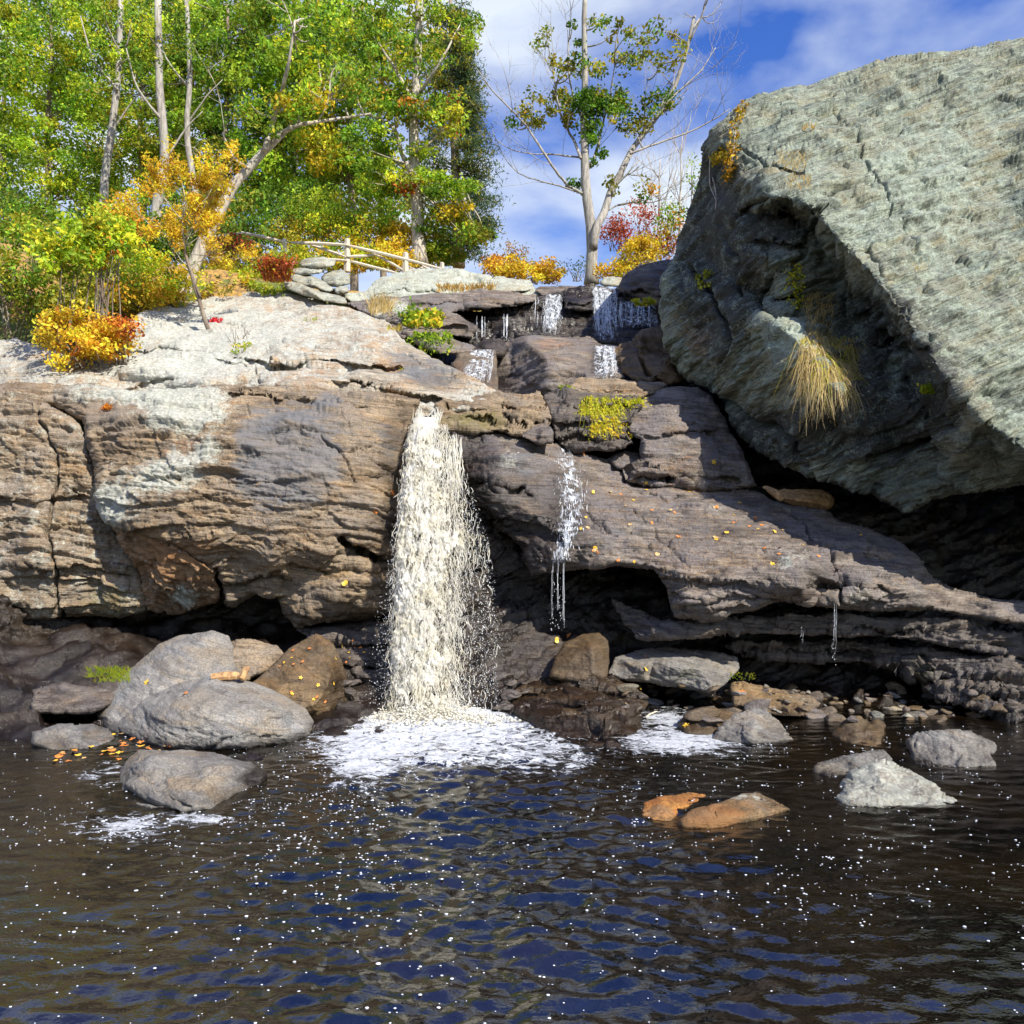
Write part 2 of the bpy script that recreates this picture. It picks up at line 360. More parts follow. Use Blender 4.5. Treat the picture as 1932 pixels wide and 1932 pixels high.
def rock(name, label, cat, out, pts, mat='brown', ang=None, res=2.0, rnd=14, rdep=0.25, thick=0.8, amp=1.0, layer=3.2, blocky=1.0,
         wob=2.5, smooth=2, cracks=(), ledges=(), masks=(), base=None, kind=None, group=None, lump=0.0, straight=False, tide=.45):
    """a closed solid: a stone front whose distance runs through the given points, rounded edges, real thickness behind"""
    global ROCKS; ROCKS += 1; seed = ROCKS * 3 % 50; rng = np.random.RandomState(ROCKS)
    ang = {'green': A_R, 'grey': rad(-14), 'brown': A_L, 'dome': A_L}.get(mat, A_S) if ang is None else ang
    o3 = [q for q in out if len(q) == 3]; ctl = [tuple(q) for q in pts] + [tuple(q) for q in o3]
    poly = rough_outline([q[:2] for q in out], wob, rng)
    lo = poly.min(0) - 4; hi = poly.max(0) + 4
    gx = np.arange(math.floor(lo[0] / res) * res, hi[0], res); gy = np.arange(math.floor(lo[1] / res) * res, hi[1], res)
    X, Y = np.meshgrid(gx, gy)
    # low triangle net of distances
    oxy = np.array([q[:2] for q in out], float)
    od = np.array([q[2] if len(q) == 3 else np.nan for q in out]); mis = np.isnan(od)
    if mis.any(): od[mis] = idw(oxy[mis], ctl)
    big = np.array([[lo[0] - 300, lo[1] - 300], [hi[0] + 300, lo[1] - 300], [hi[0] + 300, hi[1] + 300], [lo[0] - 300, hi[1] + 300]])
    T = np.concatenate([np.c_[oxy, od], np.array(pts, float).reshape(-1, 3), np.c_[big, idw(big, ctl)]])
    res_ = delaunay_2d_cdt([Vector(t[:2]) for t in T], [], [], 0, 0.5)
    vx = np.array([list(v) for v in res_[0]]); vz = np.array([T[o[0], 2] if len(o) else 0 for o in res_[3]])
    D = np.zeros_like(X)
    for f in res_[2]:
        a, b, c = vx[f[0]], vx[f[1]], vx[f[2]]; za, zb_, zc = vz[f[0]], vz[f[1]], vz[f[2]]
        j0 = np.searchsorted(gx, min(a[0], b[0], c[0]) - res); j1 = np.searchsorted(gx, max(a[0], b[0], c[0]) + res)
        i0 = np.searchsorted(gy, min(a[1], b[1], c[1]) - res); i1 = np.searchsorted(gy, max(a[1], b[1], c[1]) + res)
        if j1 <= j0 or i1 <= i0: continue
        x = X[i0:i1, j0:j1]; y = Y[i0:i1, j0:j1]
        det = (b[1] - c[1]) * (a[0] - c[0]) + (c[0] - b[0]) * (a[1] - c[1])
        if abs(det) < 1e-9: continue
        l1 = ((b[1] - c[1]) * (x - c[0]) + (c[0] - b[0]) * (y - c[1])) / det
        l2 = ((c[1] - a[1]) * (x - c[0]) + (a[0] - c[0]) * (y - c[1])) / det; l3 = 1 - l1 - l2
        ok = (l1 >= -1e-6) & (l2 >= -1e-6) & (l3 >= -1e-6)
        D[i0:i1, j0:j1] = np.where(ok, l1 * za + l2 * zb_ + l3 * zc, D[i0:i1, j0:j1])
    D = blur(D, D > 0, smooth)
    keep = poly_inside(X, Y, poly) & (D > 0)
    cell = keep[:-1, :-1] & keep[1:, :-1] & keep[:-1, 1:] & keep[1:, 1:]
    idx = np.full(X.shape, -1); used = np.zeros_like(keep)
    used[:-1, :-1] |= cell; used[1:, :-1] |= cell; used[:-1, 1:] |= cell; used[1:, 1:] |= cell
    idx[used] = np.arange(used.sum()); x = X[used]; y = Y[used]; d = D[used]
    cnt = np.zeros(X.shape, int)
    for sl in ((slice(0, -1), slice(0, -1)), (slice(1, None), slice(0, -1)), (slice(0, -1), slice(1, None)), (slice(1, None), slice(1, None))): cnt[sl] += cell
    bd = (cnt[used] < 4)
    ed, bx, by = seg_dist(x, y, poly)
    sn = bd & (ed < 2.2 * res); x = np.where(sn, bx, x); y = np.where(sn, by, y)
    wx = x + 7 * noise(np.stack([x / 30, y / 30, np.full_like(x, seed)], -1)) + 2 * noise(np.stack([x / 8, y / 8, np.full_like(x, seed + .5)], -1))
    wy = y + 7 * noise(np.stack([x / 30, y / 30, np.full_like(x, seed + 7)], -1)) + 2 * noise(np.stack([x / 8, y / 8, np.full_like(x, seed + 7.5)], -1))
    for (pl, dep, L) in ledges:
        pl = np.array(pl, float); yl = np.interp(wx, pl[:, 0], pl[:, 1]); fade = sstep(pl[0, 0] - 2, pl[0, 0] + 14, wx) * (1 - sstep(pl[-1, 0] - 14, pl[-1, 0] + 2, wx))
        t = wy - yl; d = d + dep * fade * np.where(t > 0, np.exp(-t / L), 0) * sstep(0, 3, t)
    e = np.clip(ed / rnd, 0, 1); d = d + rdep * (1 - np.sqrt(np.maximum(0, 1 - (1 - e) ** 2)))
    Pm = P(x, y, d)
    # vertex normals from the grid
    V = Pm
    q0 = idx[:-1, :-1][cell]; q1 = idx[:-1, 1:][cell]; q2 = idx[1:, 1:][cell]; q3 = idx[1:, :-1][cell]
    Q = np.stack([q0, q3, q2, q1], -1)
    n = np.cross(V[Q[:, 2]] - V[Q[:, 0]], V[Q[:, 3]] - V[Q[:, 1]])
    N = np.zeros_like(V)
    for k in range(4):
        for c in range(3): N[:, c] += np.bincount(Q[:, k], n[:, c], len(V))
    N /= np.linalg.norm(N, axis=1)[:, None] + 1e-12
    if N[:, 1].mean() > 0: N = -N; Q = Q[:, ::-1]
    dist0 = float(np.median(d)); 
    gyD, gxD = np.gradient(np.where(D > 0, D, float(d.mean()))); Lv = np.sqrt((res * D / FPX) ** 2 + np.maximum(np.abs(blur(gyD, used, 2)), np.abs(blur(gxD, used, 2))) ** 2)[used]
    disp = strata_disp(Pm, ang, amp, layer, seed, blocky, np.maximum(Lv, .008))
    if lump: disp = disp + lump * noise(Pm * 1.4, seed + 20) + 0.5 * lump * noise(Pm * 3.1, seed + 21)
    disp = disp * (0.35 + 0.65 * sstep(0, rnd * 0.8, ed))
    for (pl, w, dep) in cracks:
        c, _, _ = seg_dist(wx, wy, np.array(pl, float), False)
        ends = 1.0; disp = disp - dep * np.exp(-(c / w) ** 2)
    V = Pm + N * disp[:, None]
    if straight: V = Pm
    zb_put((V[:, 0] / V[:, 1] * FPX + 966), HZ - (V[:, 2] - EYE) / V[:, 1] * FPX, V[:, 1])
    att = {}
    for a in ('lichen', 'wet', 'rust', 'moss', 'grey', 'dark'):
        att[a] = np.full(len(V), (base or {}).get(a, 0.0))
    for mk in masks:
        a, mx, my, rx, ry, s = mk[:6]
        att[a] = att[a] + s * np.exp(-(((wx - mx) / rx) ** 2 + ((wy - my) / ry) ** 2) ** (1.5))
    att['wet'] = att['wet'] + tide * sstep(.15, .05, V[:, 2] + .03 * noise(V * 5, 3)) * (d < 11.2)
    # back: the same outline, bulging away from the front and meeting it at the border
    nV = len(V); bnd = bd; m = np.arange(nV); inn = ~bnd; m[inn] = nV + np.arange(inn.sum())
    Bk = P(x[inn], y[inn], d[inn] + thick * np.sqrt(np.clip(ed[inn] / (2.5 * rnd), .02, 1)))
    Vb = V[inn]; Bk[:, 1] = np.maximum(Bk[:, 1], Vb[:, 1] + .01)
    V = np.concatenate([V, Bk]); att = {k: np.concatenate([v, v[inn]]) for k, v in att.items()}
    Qb = m[Q][:, ::-1]; anyin = inn[Q].any(1)
    o = mesh_obj(name, V, np.concatenate([Q, Qb[anyin]]), None, M[mat], attrs=att)
    return tag(o, label, cat, group, kind)

# bedrock behind and below everything
rock('rock_face', None, None, [(-160, 690, 15), (120, 690, 15), (250, 640, 17.5), (400, 585, 18.5), (600, 575, 19), (900, 560, 19.5), (1100, 548, 19.5), (1300, 560, 19), (1500, 600, 17), (2090, 600, 15), (2500, 700, 12), (2500, 1290, 10),
      (2090, 1290, 10.9), (2090, 1500, 8.0), (1300, 1460, 8.4), (960, 1450, 8.9), (600, 1450, 8.2), (200, 1560, 7.0), (-160, 1600, 6.4)],
     [(300, 720, 14.3), (560, 760, 13.6), (740, 700, 15), (740, 800, 12.9), (900, 800, 12.9), (960, 640, 17.6), (1150, 660, 17), (1150, 750, 14.9), (1100, 860, 14), (1250, 880, 13.8), (1400, 800, 15), (1600, 900, 13.5),
      (100, 1000, 12.6), (400, 1000, 12.9), (180, 1170, 12.4), (450, 1180, 12.9), (700, 1180, 12.4), (200, 1240, 10.9), (450, 1250, 10.9), (700, 1240, 11.2), (780, 1000, 11.9), (900, 1000, 11.6), (960, 1100, 11.8),
      (830, 1240, 11.1), (960, 1240, 10.9), (1100, 1100, 11.9), (1300, 1180, 11.6), (1500, 1220, 11.6), (1700, 1230, 11.6), (1250, 1280, 11.3), (1500, 1285, 11.4), (1700, 1285, 11.3), (1300, 1320, 10.85), (1600, 1325, 10.8),
      (800, 1335, 10.3), (400, 1340, 9.9), (1300, 1400, 9.6), (1600, 1400, 9.6), (-100, 1250, 10.4), (-100, 1000, 12.4), (2000, 1000, 13)],
     'bed', ang=rad(25), res=3, rnd=8, rdep=0.1, thick=1.5, amp=1.0, smooth=4, kind='structure', base=dict(wet=1.0, moss=0.08), blocky=1.9, lump=.12)
# upper left dome and the pale rocks on top
rock('rock_dome', 'pale lichen-dusted dome of rock sloping down from the left woods, above the big brown face', 'rock outcrop',
     [(-120, 640, 15), (30, 640, 15.5), (120, 665, 14.6), (182, 700, 13.6), (200, 675, 14.4), (228, 640, 15.6), (262, 590, 17), (330, 574, 17.8), (400, 560, 18.4), (470, 553, 18.6), (540, 556, 18.4), (600, 566, 18), (680, 590, 17), (735, 612, 16.2),
      (765, 645, 15.2), (800, 665, 14.8), (850, 692, 14.1), (905, 722, 13.3), (950, 746, 12.9), (900, 780, 12.4), (700, 810, 12.6), (400, 810, 13), (-120, 810, 12.9)],
     [(100, 720, 13.0), (300, 640, 15.4), (300, 700, 13.4), (450, 640, 15.2), (450, 700, 13.3), (560, 640, 15), (600, 690, 13.4), (700, 660, 14.4), (700, 720, 12.7), (820, 740, 12.7), (560, 730, 12.5), (400, 735, 12.5)],
     'dome', rnd=16, rdep=0.3, thick=1.8, wob=3, smooth=5, amp=1.15,
     ledges=[([(430, 668), (520, 690), (600, 676), (690, 690), (760, 690)], 0.35, 16), ([(200, 668), (300, 655), (400, 668), (470, 690)], 0.2, 10), ([(620, 716), (700, 722), (760, 742), (850, 752)], 0.3, 12), ([(260, 610), (360, 600), (470, 612)], 0.15, 10), ([(180, 745), (300, 715), (430, 712)], .12, 10)],
     cracks=[([(440, 735), (470, 705), (520, 692), (600, 690), (700, 698)], 3.0, 0.18), ([(480, 690), (485, 712), (492, 720)], 2, .12), ([(770, 670), (795, 690)], 1.6, .1), ([(790, 705), (850, 720)], 1.5, .06)],
     base=dict(lichen=0.42, dark=.12), masks=[('lichen', 400, 630, 160, 60, 0.16), ('lichen', 330, 690, 120, 30, 0.25), ('grey', 810, 700, 90, 34, 0.62), ('grey', 740, 665, 50, 25, .4), ('rust', 650, 665, 60, 10, 0.5), ('rust', 610, 700, 70, 8, 0.7), ('lichen', 800, 700, 90, 40, -0.5),
                                   ('rust', 450, 560, 60, 12, .6), ('rust', 730, 690, 60, 14, .5), ('wet', 820, 715, 60, 18, .35), ('lichen', 670, 740, 120, 22, -.5)])
# left wall and the big brown face
rock('rock_wall', 'yellowish layered rock wall at the far left, tucked behind the big brown face', 'rock outcrop',
     [(-120, 740, 12.6), (60, 745, 12.4), (150, 800, 12.1), (180, 870, 12), (192, 960, 11.9), (220, 1000, 11.9), (258, 1060, 11.8), (280, 1120, 11.8), (276, 1150, 11.9), (225, 1164, 11.9), (173, 1158, 11.9), (60, 1166, 11.8), (-120, 1160, 11.6)],
     [(60, 900, 11.7), (60, 1050, 11.3), (200, 1080, 11.6), (170, 1000, 11.7)], 'brown', rnd=14, rdep=0.2, thick=1.2, amp=1.1, blocky=1.4, layer=4,
     base=dict(lichen=0.3, moss=0.22), masks=[('moss', 210, 1130, 70, 40, .35)],
     cracks=[([(100, 995), (200, 985)], 2, .2), ([(70, 760), (110, 880), (90, 1000), (120, 1160)], 2.4, .18)], ledges=[([(-100, 1070), (60, 1064), (180, 1072), (260, 1085)], .18, 14), ([(-100, 930), (60, 940), (170, 936)], .16, 14)])
rock('rock_block', 'orange-stained undercut block hanging under the left corner of the big brown face', 'rock',
     [(198, 978, 11.2), (260, 1000, 11.1), (327, 1025, 11.0), (408, 1078, 11.0), (414, 1130, 11.5), (395, 1140, 11.7), (365, 1148, 11.8), (330, 1162, 11.9), (280, 1150, 11.8), (266, 1112, 11.6), (253, 1071, 11.5), (232, 1030, 11.4)],
     [(330, 1080, 11.2), (300, 1110, 11.45)], 'brown', ang=rad(-28), rnd=8, rdep=0.12, thick=1.0, amp=1.5, blocky=1.5, layer=5, base=dict(rust=0.52, lichen=0.2),
     masks=[('lichen', 350, 1120, 30, 20, .4), ('rust', 290, 1060, 60, 30, .2)])
rock('rock_face_block', 'big brown and grey rock face patched with white lichen, left of the main waterfall', 'rock outcrop',
     [(-120, 728, 12.9), (60, 725, 12.8), (173, 722, 12.6), (250, 738, 12.4), (330, 735, 12.3), (410, 722, 12.3), (480, 727, 12.25), (560, 735, 12.2), (650, 742, 12.2), (740, 742, 12.2), (790, 756, 12.1), (779, 800, 11.9), (768, 860, 11.7), (752, 930, 11.6),
      (748, 1000, 11.4), (747, 1100, 11.5), (744, 1166, 11.7), (700, 1172, 11.7), (600, 1178, 11.5), (556, 1184, 11.5), (537, 1161, 11.5), (523, 1128, 11.5), (480, 1124, 11.4), (440, 1147, 11.4), (420, 1140, 11.4), (412, 1096, 11.2), (406, 1084, 11.1), (327, 1030, 11.05), (201, 986, 11.2), (182, 960, 11.4),
      (173, 860, 11.7), (155, 795, 12.1), (100, 765, 12.5), (-120, 770, 12.7)],
     [(250, 800, 11.6), (400, 780, 11.5), (550, 790, 11.4), (700, 800, 11.5), (250, 900, 11.15), (430, 880, 11.0), (600, 900, 10.95), (700, 920, 11.1), (300, 990, 10.9), (450, 1020, 10.8), (600, 1020, 10.85), (700, 1000, 11.0), (500, 1080, 11.05), (620, 1065, 11.1), (690, 1080, 11.0), (600, 1140, 11.1), (700, 1140, 11.15)],
     'brown', rnd=16, rdep=0.28, thick=1.6, wob=2.5, smooth=6, amp=1.05, blocky=1.25, layer=2.6,
     ledges=[([(420, 735), (480, 745), (560, 752), (650, 764), (700, 770)], .14, 12), ([(530, 1062), (600, 1072), (660, 1068), (750, 1078)], .22, 10), ([(400, 1092), (440, 1100), (520, 1078), (560, 1084)], .28, 12), ([(640, 1020), (690, 1040), (750, 1062)], .7, 12), ([(560, 1120), (650, 1124), (750, 1118)], .12, 8), ([(550, 1150), (650, 1155), (750, 1150)], .16, 8)],
     cracks=[([(605, 822), (625, 845), (650, 856), (700, 842)], 1.7, .12), ([(265, 905), (290, 905), (340, 902)], 1.8, .14), ([(183, 818), (215, 810), (250, 800)], 2, .14), ([(640, 855), (655, 880), (668, 905)], 1.4, .07), ([(406, 1075), (412, 1100), (418, 1130)], 2.5, .2), ([(430, 745), (480, 740), (520, 750)], 2, .1), ([(645, 1022), (700, 1050), (745, 1062)], 5, .35), ([(530, 800), (600, 815)], 1.5, .06)],
     base=dict(lichen=0.14, rust=0.06, dark=.2),
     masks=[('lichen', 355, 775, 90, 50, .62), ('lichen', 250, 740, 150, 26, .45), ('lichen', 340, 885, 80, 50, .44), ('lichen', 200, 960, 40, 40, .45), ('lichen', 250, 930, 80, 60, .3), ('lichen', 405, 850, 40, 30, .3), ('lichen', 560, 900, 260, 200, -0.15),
            ('grey', 555, 800, 115, 70, .58), ('grey', 560, 900, 110, 76, .72), ('grey', 470, 870, 40, 90, .35), ('grey', 620, 760, 25, 14, .5), ('grey', 500, 1040, 40, 70, .4), ('grey', 730, 830, 40, 60, .5),  # broad grey masks stand in for tree shadows, painted into the rock colour
            ('rust', 350, 845, 60, 22, .55), ('rust', 260, 880, 80, 30, .35), ('rust', 440, 770, 60, 40, .35), ('rust', 370, 1030, 100, 24, .5), ('wet', 640, 1165, 130, 14, .7), ('dark', 620, 1150, 130, 26, .3),
            ('moss', 640, 1078, 110, 8, .5), ('moss', 650, 1125, 90, 40, .36), ('wet', 748, 930, 32, 150, .85), ('wet', 720, 1000, 40, 30, .6), ('wet', 745, 1150, 40, 60, .7)])
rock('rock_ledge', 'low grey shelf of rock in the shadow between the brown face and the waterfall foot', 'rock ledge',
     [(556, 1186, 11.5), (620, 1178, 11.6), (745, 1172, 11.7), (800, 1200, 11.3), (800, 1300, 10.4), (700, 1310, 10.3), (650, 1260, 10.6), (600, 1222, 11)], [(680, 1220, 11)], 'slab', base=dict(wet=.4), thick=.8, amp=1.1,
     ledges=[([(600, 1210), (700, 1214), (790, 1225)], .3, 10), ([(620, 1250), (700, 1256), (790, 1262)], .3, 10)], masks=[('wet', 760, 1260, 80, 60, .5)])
# upper steps
rock('rock_ledge', 'pale green lichened hump of rock under the rail fence', 'rock ledge',
     [(640, 560, 18.4), (690, 548, 18.8), (715, 527, 19.5), (745, 516, 19.8), (800, 506, 20), (870, 509, 20), (930, 522, 19.6), (1000, 527, 19.2), (1010, 545, 18.8), (1060, 548, 18.6), (1060, 560, 18.3), (960, 562, 18.2), (860, 560, 18), (780, 580, 17.5), (700, 585, 17.6)],
     [(800, 535, 18.8), (760, 560, 18)], 'pale', rnd=7, rdep=.25, thick=1.5, amp=1.1, base=dict(lichen=.5), masks=[('rust', 720, 580, 40, 15, .4)], cracks=[([(930, 520), (925, 548)], 2, .15), ([(860, 520), (1000, 548)], 1.5, .1)], ledges=[([(700, 556), (800, 548), (900, 552)], .2, 6)])
rock('rock_ledge', 'flat pale block with straight joints right of the dry grass at the top', 'rock ledge',
     [(922, 535, 18.6), (930, 524, 19), (1000, 529, 19), (1012, 545, 18.6), (960, 552, 18), (925, 550, 18.1)], [(965, 540, 18.3)], 'pale', rnd=5, rdep=.12, thick=.8, amp=.6, base=dict(lichen=.45), wob=1)
rock('rock_ledge', 'broad brown slab overhanging the upper left trickles', 'rock ledge',
     [(650, 570, 17.6), (720, 560, 17.8), (800, 556, 17.8), (860, 555, 17.8), (905, 548, 17.9), (950, 552, 17.8), (1010, 556, 17.6), (1012, 568, 17.2), (965, 580, 16.9), (900, 582, 16.8), (850, 590, 16.6), (880, 602, 16.5), (905, 616, 16.4), (885, 640, 16.3), (820, 625, 16.2), (760, 640, 15.6), (730, 610, 16.2), (690, 592, 17)],
     [(800, 590, 16.8), (920, 568, 17)], 'slab', rnd=7, rdep=.2, thick=1, amp=1.1, base=dict(lichen=.1, rust=.1), masks=[('lichen', 740, 585, 60, 20, .5), ('grey', 830, 580, 40, 15, .6), ('wet', 890, 610, 30, 20, .6)],
     ledges=[([(760, 575), (840, 570), (1000, 572)], .2, 8), ([(720, 612), (780, 608), (880, 612)], .25, 8)])
rock('rock_ledge', 'dark dripping rock wall behind the upper waterfalls', 'rock ledge',
     [(862, 592, 17.6), (960, 580, 17.5), (1010, 562, 17.8), (1060, 550, 18), (1110, 540, 18.2), (1180, 544, 18.2), (1215, 562, 18), (1262, 578, 17.6), (1262, 650, 16.4), (1150, 655, 16.4), (1100, 645, 16.6), (980, 642, 16.8), (930, 668, 16.6), (890, 655, 16.8), (868, 625, 17.2)],
     [(920, 620, 17.2), (1030, 600, 17.3), (1090, 570, 17.6), (1090, 610, 17.2), (1200, 605, 17.2)], 'slab', rnd=6, rdep=.15, thick=1, amp=1.5, blocky=1.6, layer=5, base=dict(wet=1.0),
     ledges=[([(1050, 560), (1120, 562), (1170, 560)], .3, 8), ([(1000, 578), (1080, 575), (1140, 582), (1240, 578)], .45, 10), ([(870, 590), (960, 584), (1060, 588)], .3, 12)])
rock('rock', 'brown lip stone beside the head of the upper middle fall', 'rock',
     [(1005, 548, 18.2), (1020, 540, 18.6), (1060, 537, 18.8), (1118, 538, 18.8), (1122, 550, 18.3), (1085, 558, 18), (1030, 558, 18)], [(1060, 548, 18.1)], 'slab', rnd=4, rdep=.1, thick=.7, wob=1, base=dict(rust=.1, wet=.2))
rock('rock', 'black wet lip stone between the two highest falls', 'rock',
     [(1062, 560, 17.7), (1085, 552, 17.9), (1112, 550, 17.9), (1126, 565, 17.5), (1122, 588, 17.3), (1090, 586, 17.2), (1064, 582, 17.2)], [(1095, 572, 17.2)], 'slab', rnd=7, rdep=.15, thick=.5, wob=1.5, base=dict(wet=.95), ledges=[([(1060, 572), (1125, 570)], .25, 6)])
rock('boulder', 'dark rounded boulder wedged between the top fall and the giant green boulder', 'boulder',
     [(1166, 545, 17.2), (1174, 522, 17.6), (1195, 506, 17.9), (1225, 496, 18), (1290, 486, 18), (1290, 590, 16.6), (1240, 580, 16.9), (1205, 562, 17), (1175, 552, 17.1)], [(1225, 530, 17)], 'slab', rnd=12, rdep=.35, thick=1, base=dict(wet=.55, lichen=.12), wob=1.5,
     ledges=[([(1190, 545), (1230, 550), (1280, 560)], .4, 8)])
rock('boulder', 'small pale stone on the skyline right of the tall tree', 'boulder',
     [(1130, 534, 19), (1142, 523, 19.2), (1168, 521, 19.2), (1184, 528, 19), (1176, 540, 18.7), (1140, 541, 18.7)], [(1155, 532, 18.8)], 'pale', rnd=6, rdep=.15, thick=.5, base=dict(lichen=.4), wob=1)
rock('boulder', 'long low brown stone under the dark green fern at the left of the upper steps', 'boulder',
     [(755, 628, 15.9), (785, 618, 16.1), (830, 622, 16), (862, 645, 15.8), (900, 655, 15.7), (885, 668, 15.4), (830, 668, 15), (790, 650, 15.2)], [(830, 645, 15.4)], 'slab', rnd=8, rdep=.2, thick=.7, base=dict(lichen=.15, moss=.2), wob=1.5)
rock('boulder', 'round wet stone splashed by the upper left trickles', 'boulder',
     [(886, 665, 15.5), (895, 650, 15.8), (915, 640, 16), (940, 642, 16), (962, 655, 15.8), (950, 672, 15.3), (910, 674, 15.2)], [(925, 655, 15.5)], 'slab', rnd=9, rdep=.2, thick=.6, base=dict(wet=.8), wob=1)
rock('rock_ledge', 'wet step below the small left cascade, next to the block with the dark side', 'rock ledge',
     [(850, 690, 14.5), (872, 668, 15), (900, 662, 15.3), (935, 660, 15.3), (940, 745, 14), (926, 748, 13.7), (900, 728, 13.8), (872, 706, 14.1)], [(905, 690, 14.7)], 'brown', rnd=5, rdep=.12, thick=.9, base=dict(wet=.6, moss=.2), masks=[('rust', 865, 690, 20, 15, .5)])
rock('boulder', 'large brown block with a shadowed left side, in the middle of the steps', 'boulder',
     [(924, 690, 15.7), (930, 660, 15.9), (960, 640, 15.9), (986, 633, 15.6), (1060, 633, 15.6), (1113, 635, 15.6), (1128, 648, 15.3), (1172, 655, 15.2), (1180, 715, 14.2), (1110, 722, 13.9), (1064, 738, 13.9), (1025, 747, 14), (942, 747, 15.1), (925, 722, 15.5)],
     [(1004, 652, 14.9), (1030, 678, 14.35), (1042, 705, 14.0), (1028, 735, 13.9), (965, 690, 15.35), (1100, 680, 14.6)], 'slab', rnd=5, rdep=.12, thick=1.0, amp=.75, smooth=1, wob=1.5,
     base=dict(rust=.1), masks=[('rust', 1040, 650, 60, 15, .4), ('moss', 990, 660, 40, 20, .4), ('wet', 1135, 685, 22, 40, .9), ('rust', 1110, 690, 20, 20, .2), ('wet', 950, 720, 30, 30, .5)], cracks=[([(1050, 705), (1105, 716)], 2, .15)])
rock('boulder', 'dark jagged brown boulder right of the middle trickle', 'boulder',
     [(1150, 660, 14.9), (1165, 650, 15), (1190, 642, 15.1), (1208, 622, 15.2), (1255, 612, 15.2), (1285, 655, 14.8), (1300, 720, 14.2), (1262, 728, 14), (1200, 722, 13.9), (1176, 700, 14.2)], [(1200, 680, 14.4), (1206, 650, 14.5), (1240, 660, 14.6), (1250, 700, 13.9)], 'wetbrown', rnd=8, rdep=.2, thick=1, smooth=1, base=dict(wet=.45), amp=1.2,
     cracks=[([(1195, 650), (1215, 690), (1240, 720)], 3, .25), ([(1220, 640), (1275, 660)], 2, .15)])
# middle ledges
rock('rock_ledge', 'mossy brown layered ledge right beside the top of the main waterfall', 'rock ledge',
     [(826, 770, 12.3), (836, 758, 12.6), (880, 748, 12.9), (942, 743, 13.1), (1019, 741, 13.2), (1030, 765, 12.8), (1043, 790, 12.5), (1020, 815, 12.2), (981, 824, 12.1), (953, 817, 12), (855, 815, 11.9), (828, 812, 11.9)],
     [(900, 775, 12.3), (990, 780, 12.4)], 'brown', rnd=7, rdep=.15, thick=1.1, amp=1.3, blocky=1.6, layer=4.5, base=dict(moss=.3, dark=.35), masks=[('moss', 890, 795, 70, 18, .4), ('lichen', 870, 752, 60, 6, .2)],
     ledges=[([(830, 768), (900, 772), (960, 765), (1030, 772)], .22, 9), ([(830, 790), (900, 783), (940, 800)], .18, 8), ([(945, 780), (1000, 800), (1040, 790)], .3, 8)], cracks=[([(948, 782), (962, 800), (990, 806)], 3, .25)])
rock('rock', 'small three-cornered dark stone at the foot of the mossy ledge', 'rock',
     [(980, 822, 11.9), (1010, 802, 12.1), (1034, 789, 12.2), (1044, 812, 12), (1042, 838, 11.8), (1015, 838, 11.8)], [(1022, 812, 11.9)], 'slab', rnd=4, rdep=.1, thick=.5, smooth=1, base=dict(wet=.3, moss=.25), wob=1.2)
rock('rock_ledge', 'flat tan slab lying on top of the ferny dark ledge', 'rock ledge',
     [(1060, 738, 13.2), (1092, 717, 13.8), (1150, 714, 13.9), (1210, 717, 13.9), (1262, 723, 13.8), (1240, 740, 13.3), (1205, 752, 13), (1150, 750, 12.9), (1090, 746, 13)], [(1160, 732, 13.2)], 'brown', rnd=6, rdep=.12, thick=.7, wob=1.5, masks=[('rust', 1150, 725, 60, 10, .3)],
     ledges=[([(1070, 735), (1150, 734), (1250, 736)], .15, 6)])
rock('rock_ledge', 'dark layered ledge with yellow-green ferns growing on it', 'rock ledge',
     [(1024, 748, 13), (1062, 737, 13.2), (1100, 744, 13), (1200, 750, 13), (1212, 765, 12.8), (1198, 790, 12.5), (1184, 815, 12.4), (1198, 838, 12.3), (1150, 850, 12.3), (1085, 852, 12.3), (1060, 843, 12.3), (1044, 826, 12.4), (1042, 790, 12.5), (1030, 765, 12.7)],
     [(1110, 790, 12.4), (1150, 765, 12.7)], 'slab', rnd=7, rdep=.15, thick=1, amp=1.4, blocky=1.6, layer=5, base=dict(wet=.65, moss=.2, dark=.3), ledges=[([(1030, 762), (1100, 766), (1200, 762)], .25, 8), ([(1045, 800), (1120, 795), (1195, 800)], .2, 8), ([(1045, 826), (1110, 822), (1190, 826)], .2, 7)])
rock('boulder', 'rounded purplish brown boulder resting above the long slab, under the giant boulder', 'boulder',
     [(1178, 800, 12.7), (1195, 765, 13), (1225, 742, 13.3), (1268, 728, 13.6), (1312, 731, 13.6), (1345, 748, 13.5), (1365, 790, 13.1), (1390, 835, 12.8), (1412, 880, 12.4), (1430, 915, 12.2), (1380, 928, 12), (1300, 925, 11.9), (1230, 920, 11.9), (1188, 910, 12), (1186, 892, 12), (1208, 862, 12.1), (1208, 830, 12.2), (1186, 818, 12.4)],
     [(1270, 780, 12.6), (1270, 850, 12.1), (1340, 850, 12.3), (1230, 900, 11.9)], 'slab', rnd=12, rdep=.25, thick=1.2, amp=1.0, base=dict(rust=.12, dark=.25), smooth=4, masks=[('rust', 1290, 870, 80, 20, .3), ('grey', 1290, 760, 50, 20, .25)],
     ledges=[([(1215, 822), (1280, 815), (1370, 808)], .12, 10), ([(1190, 895), (1240, 902), (1290, 895), (1400, 902)], .35, 8)], cracks=[([(1190, 897), (1240, 900), (1300, 905)], 3.5, .25), ([(1300, 800), (1370, 830)], 2, .1)])
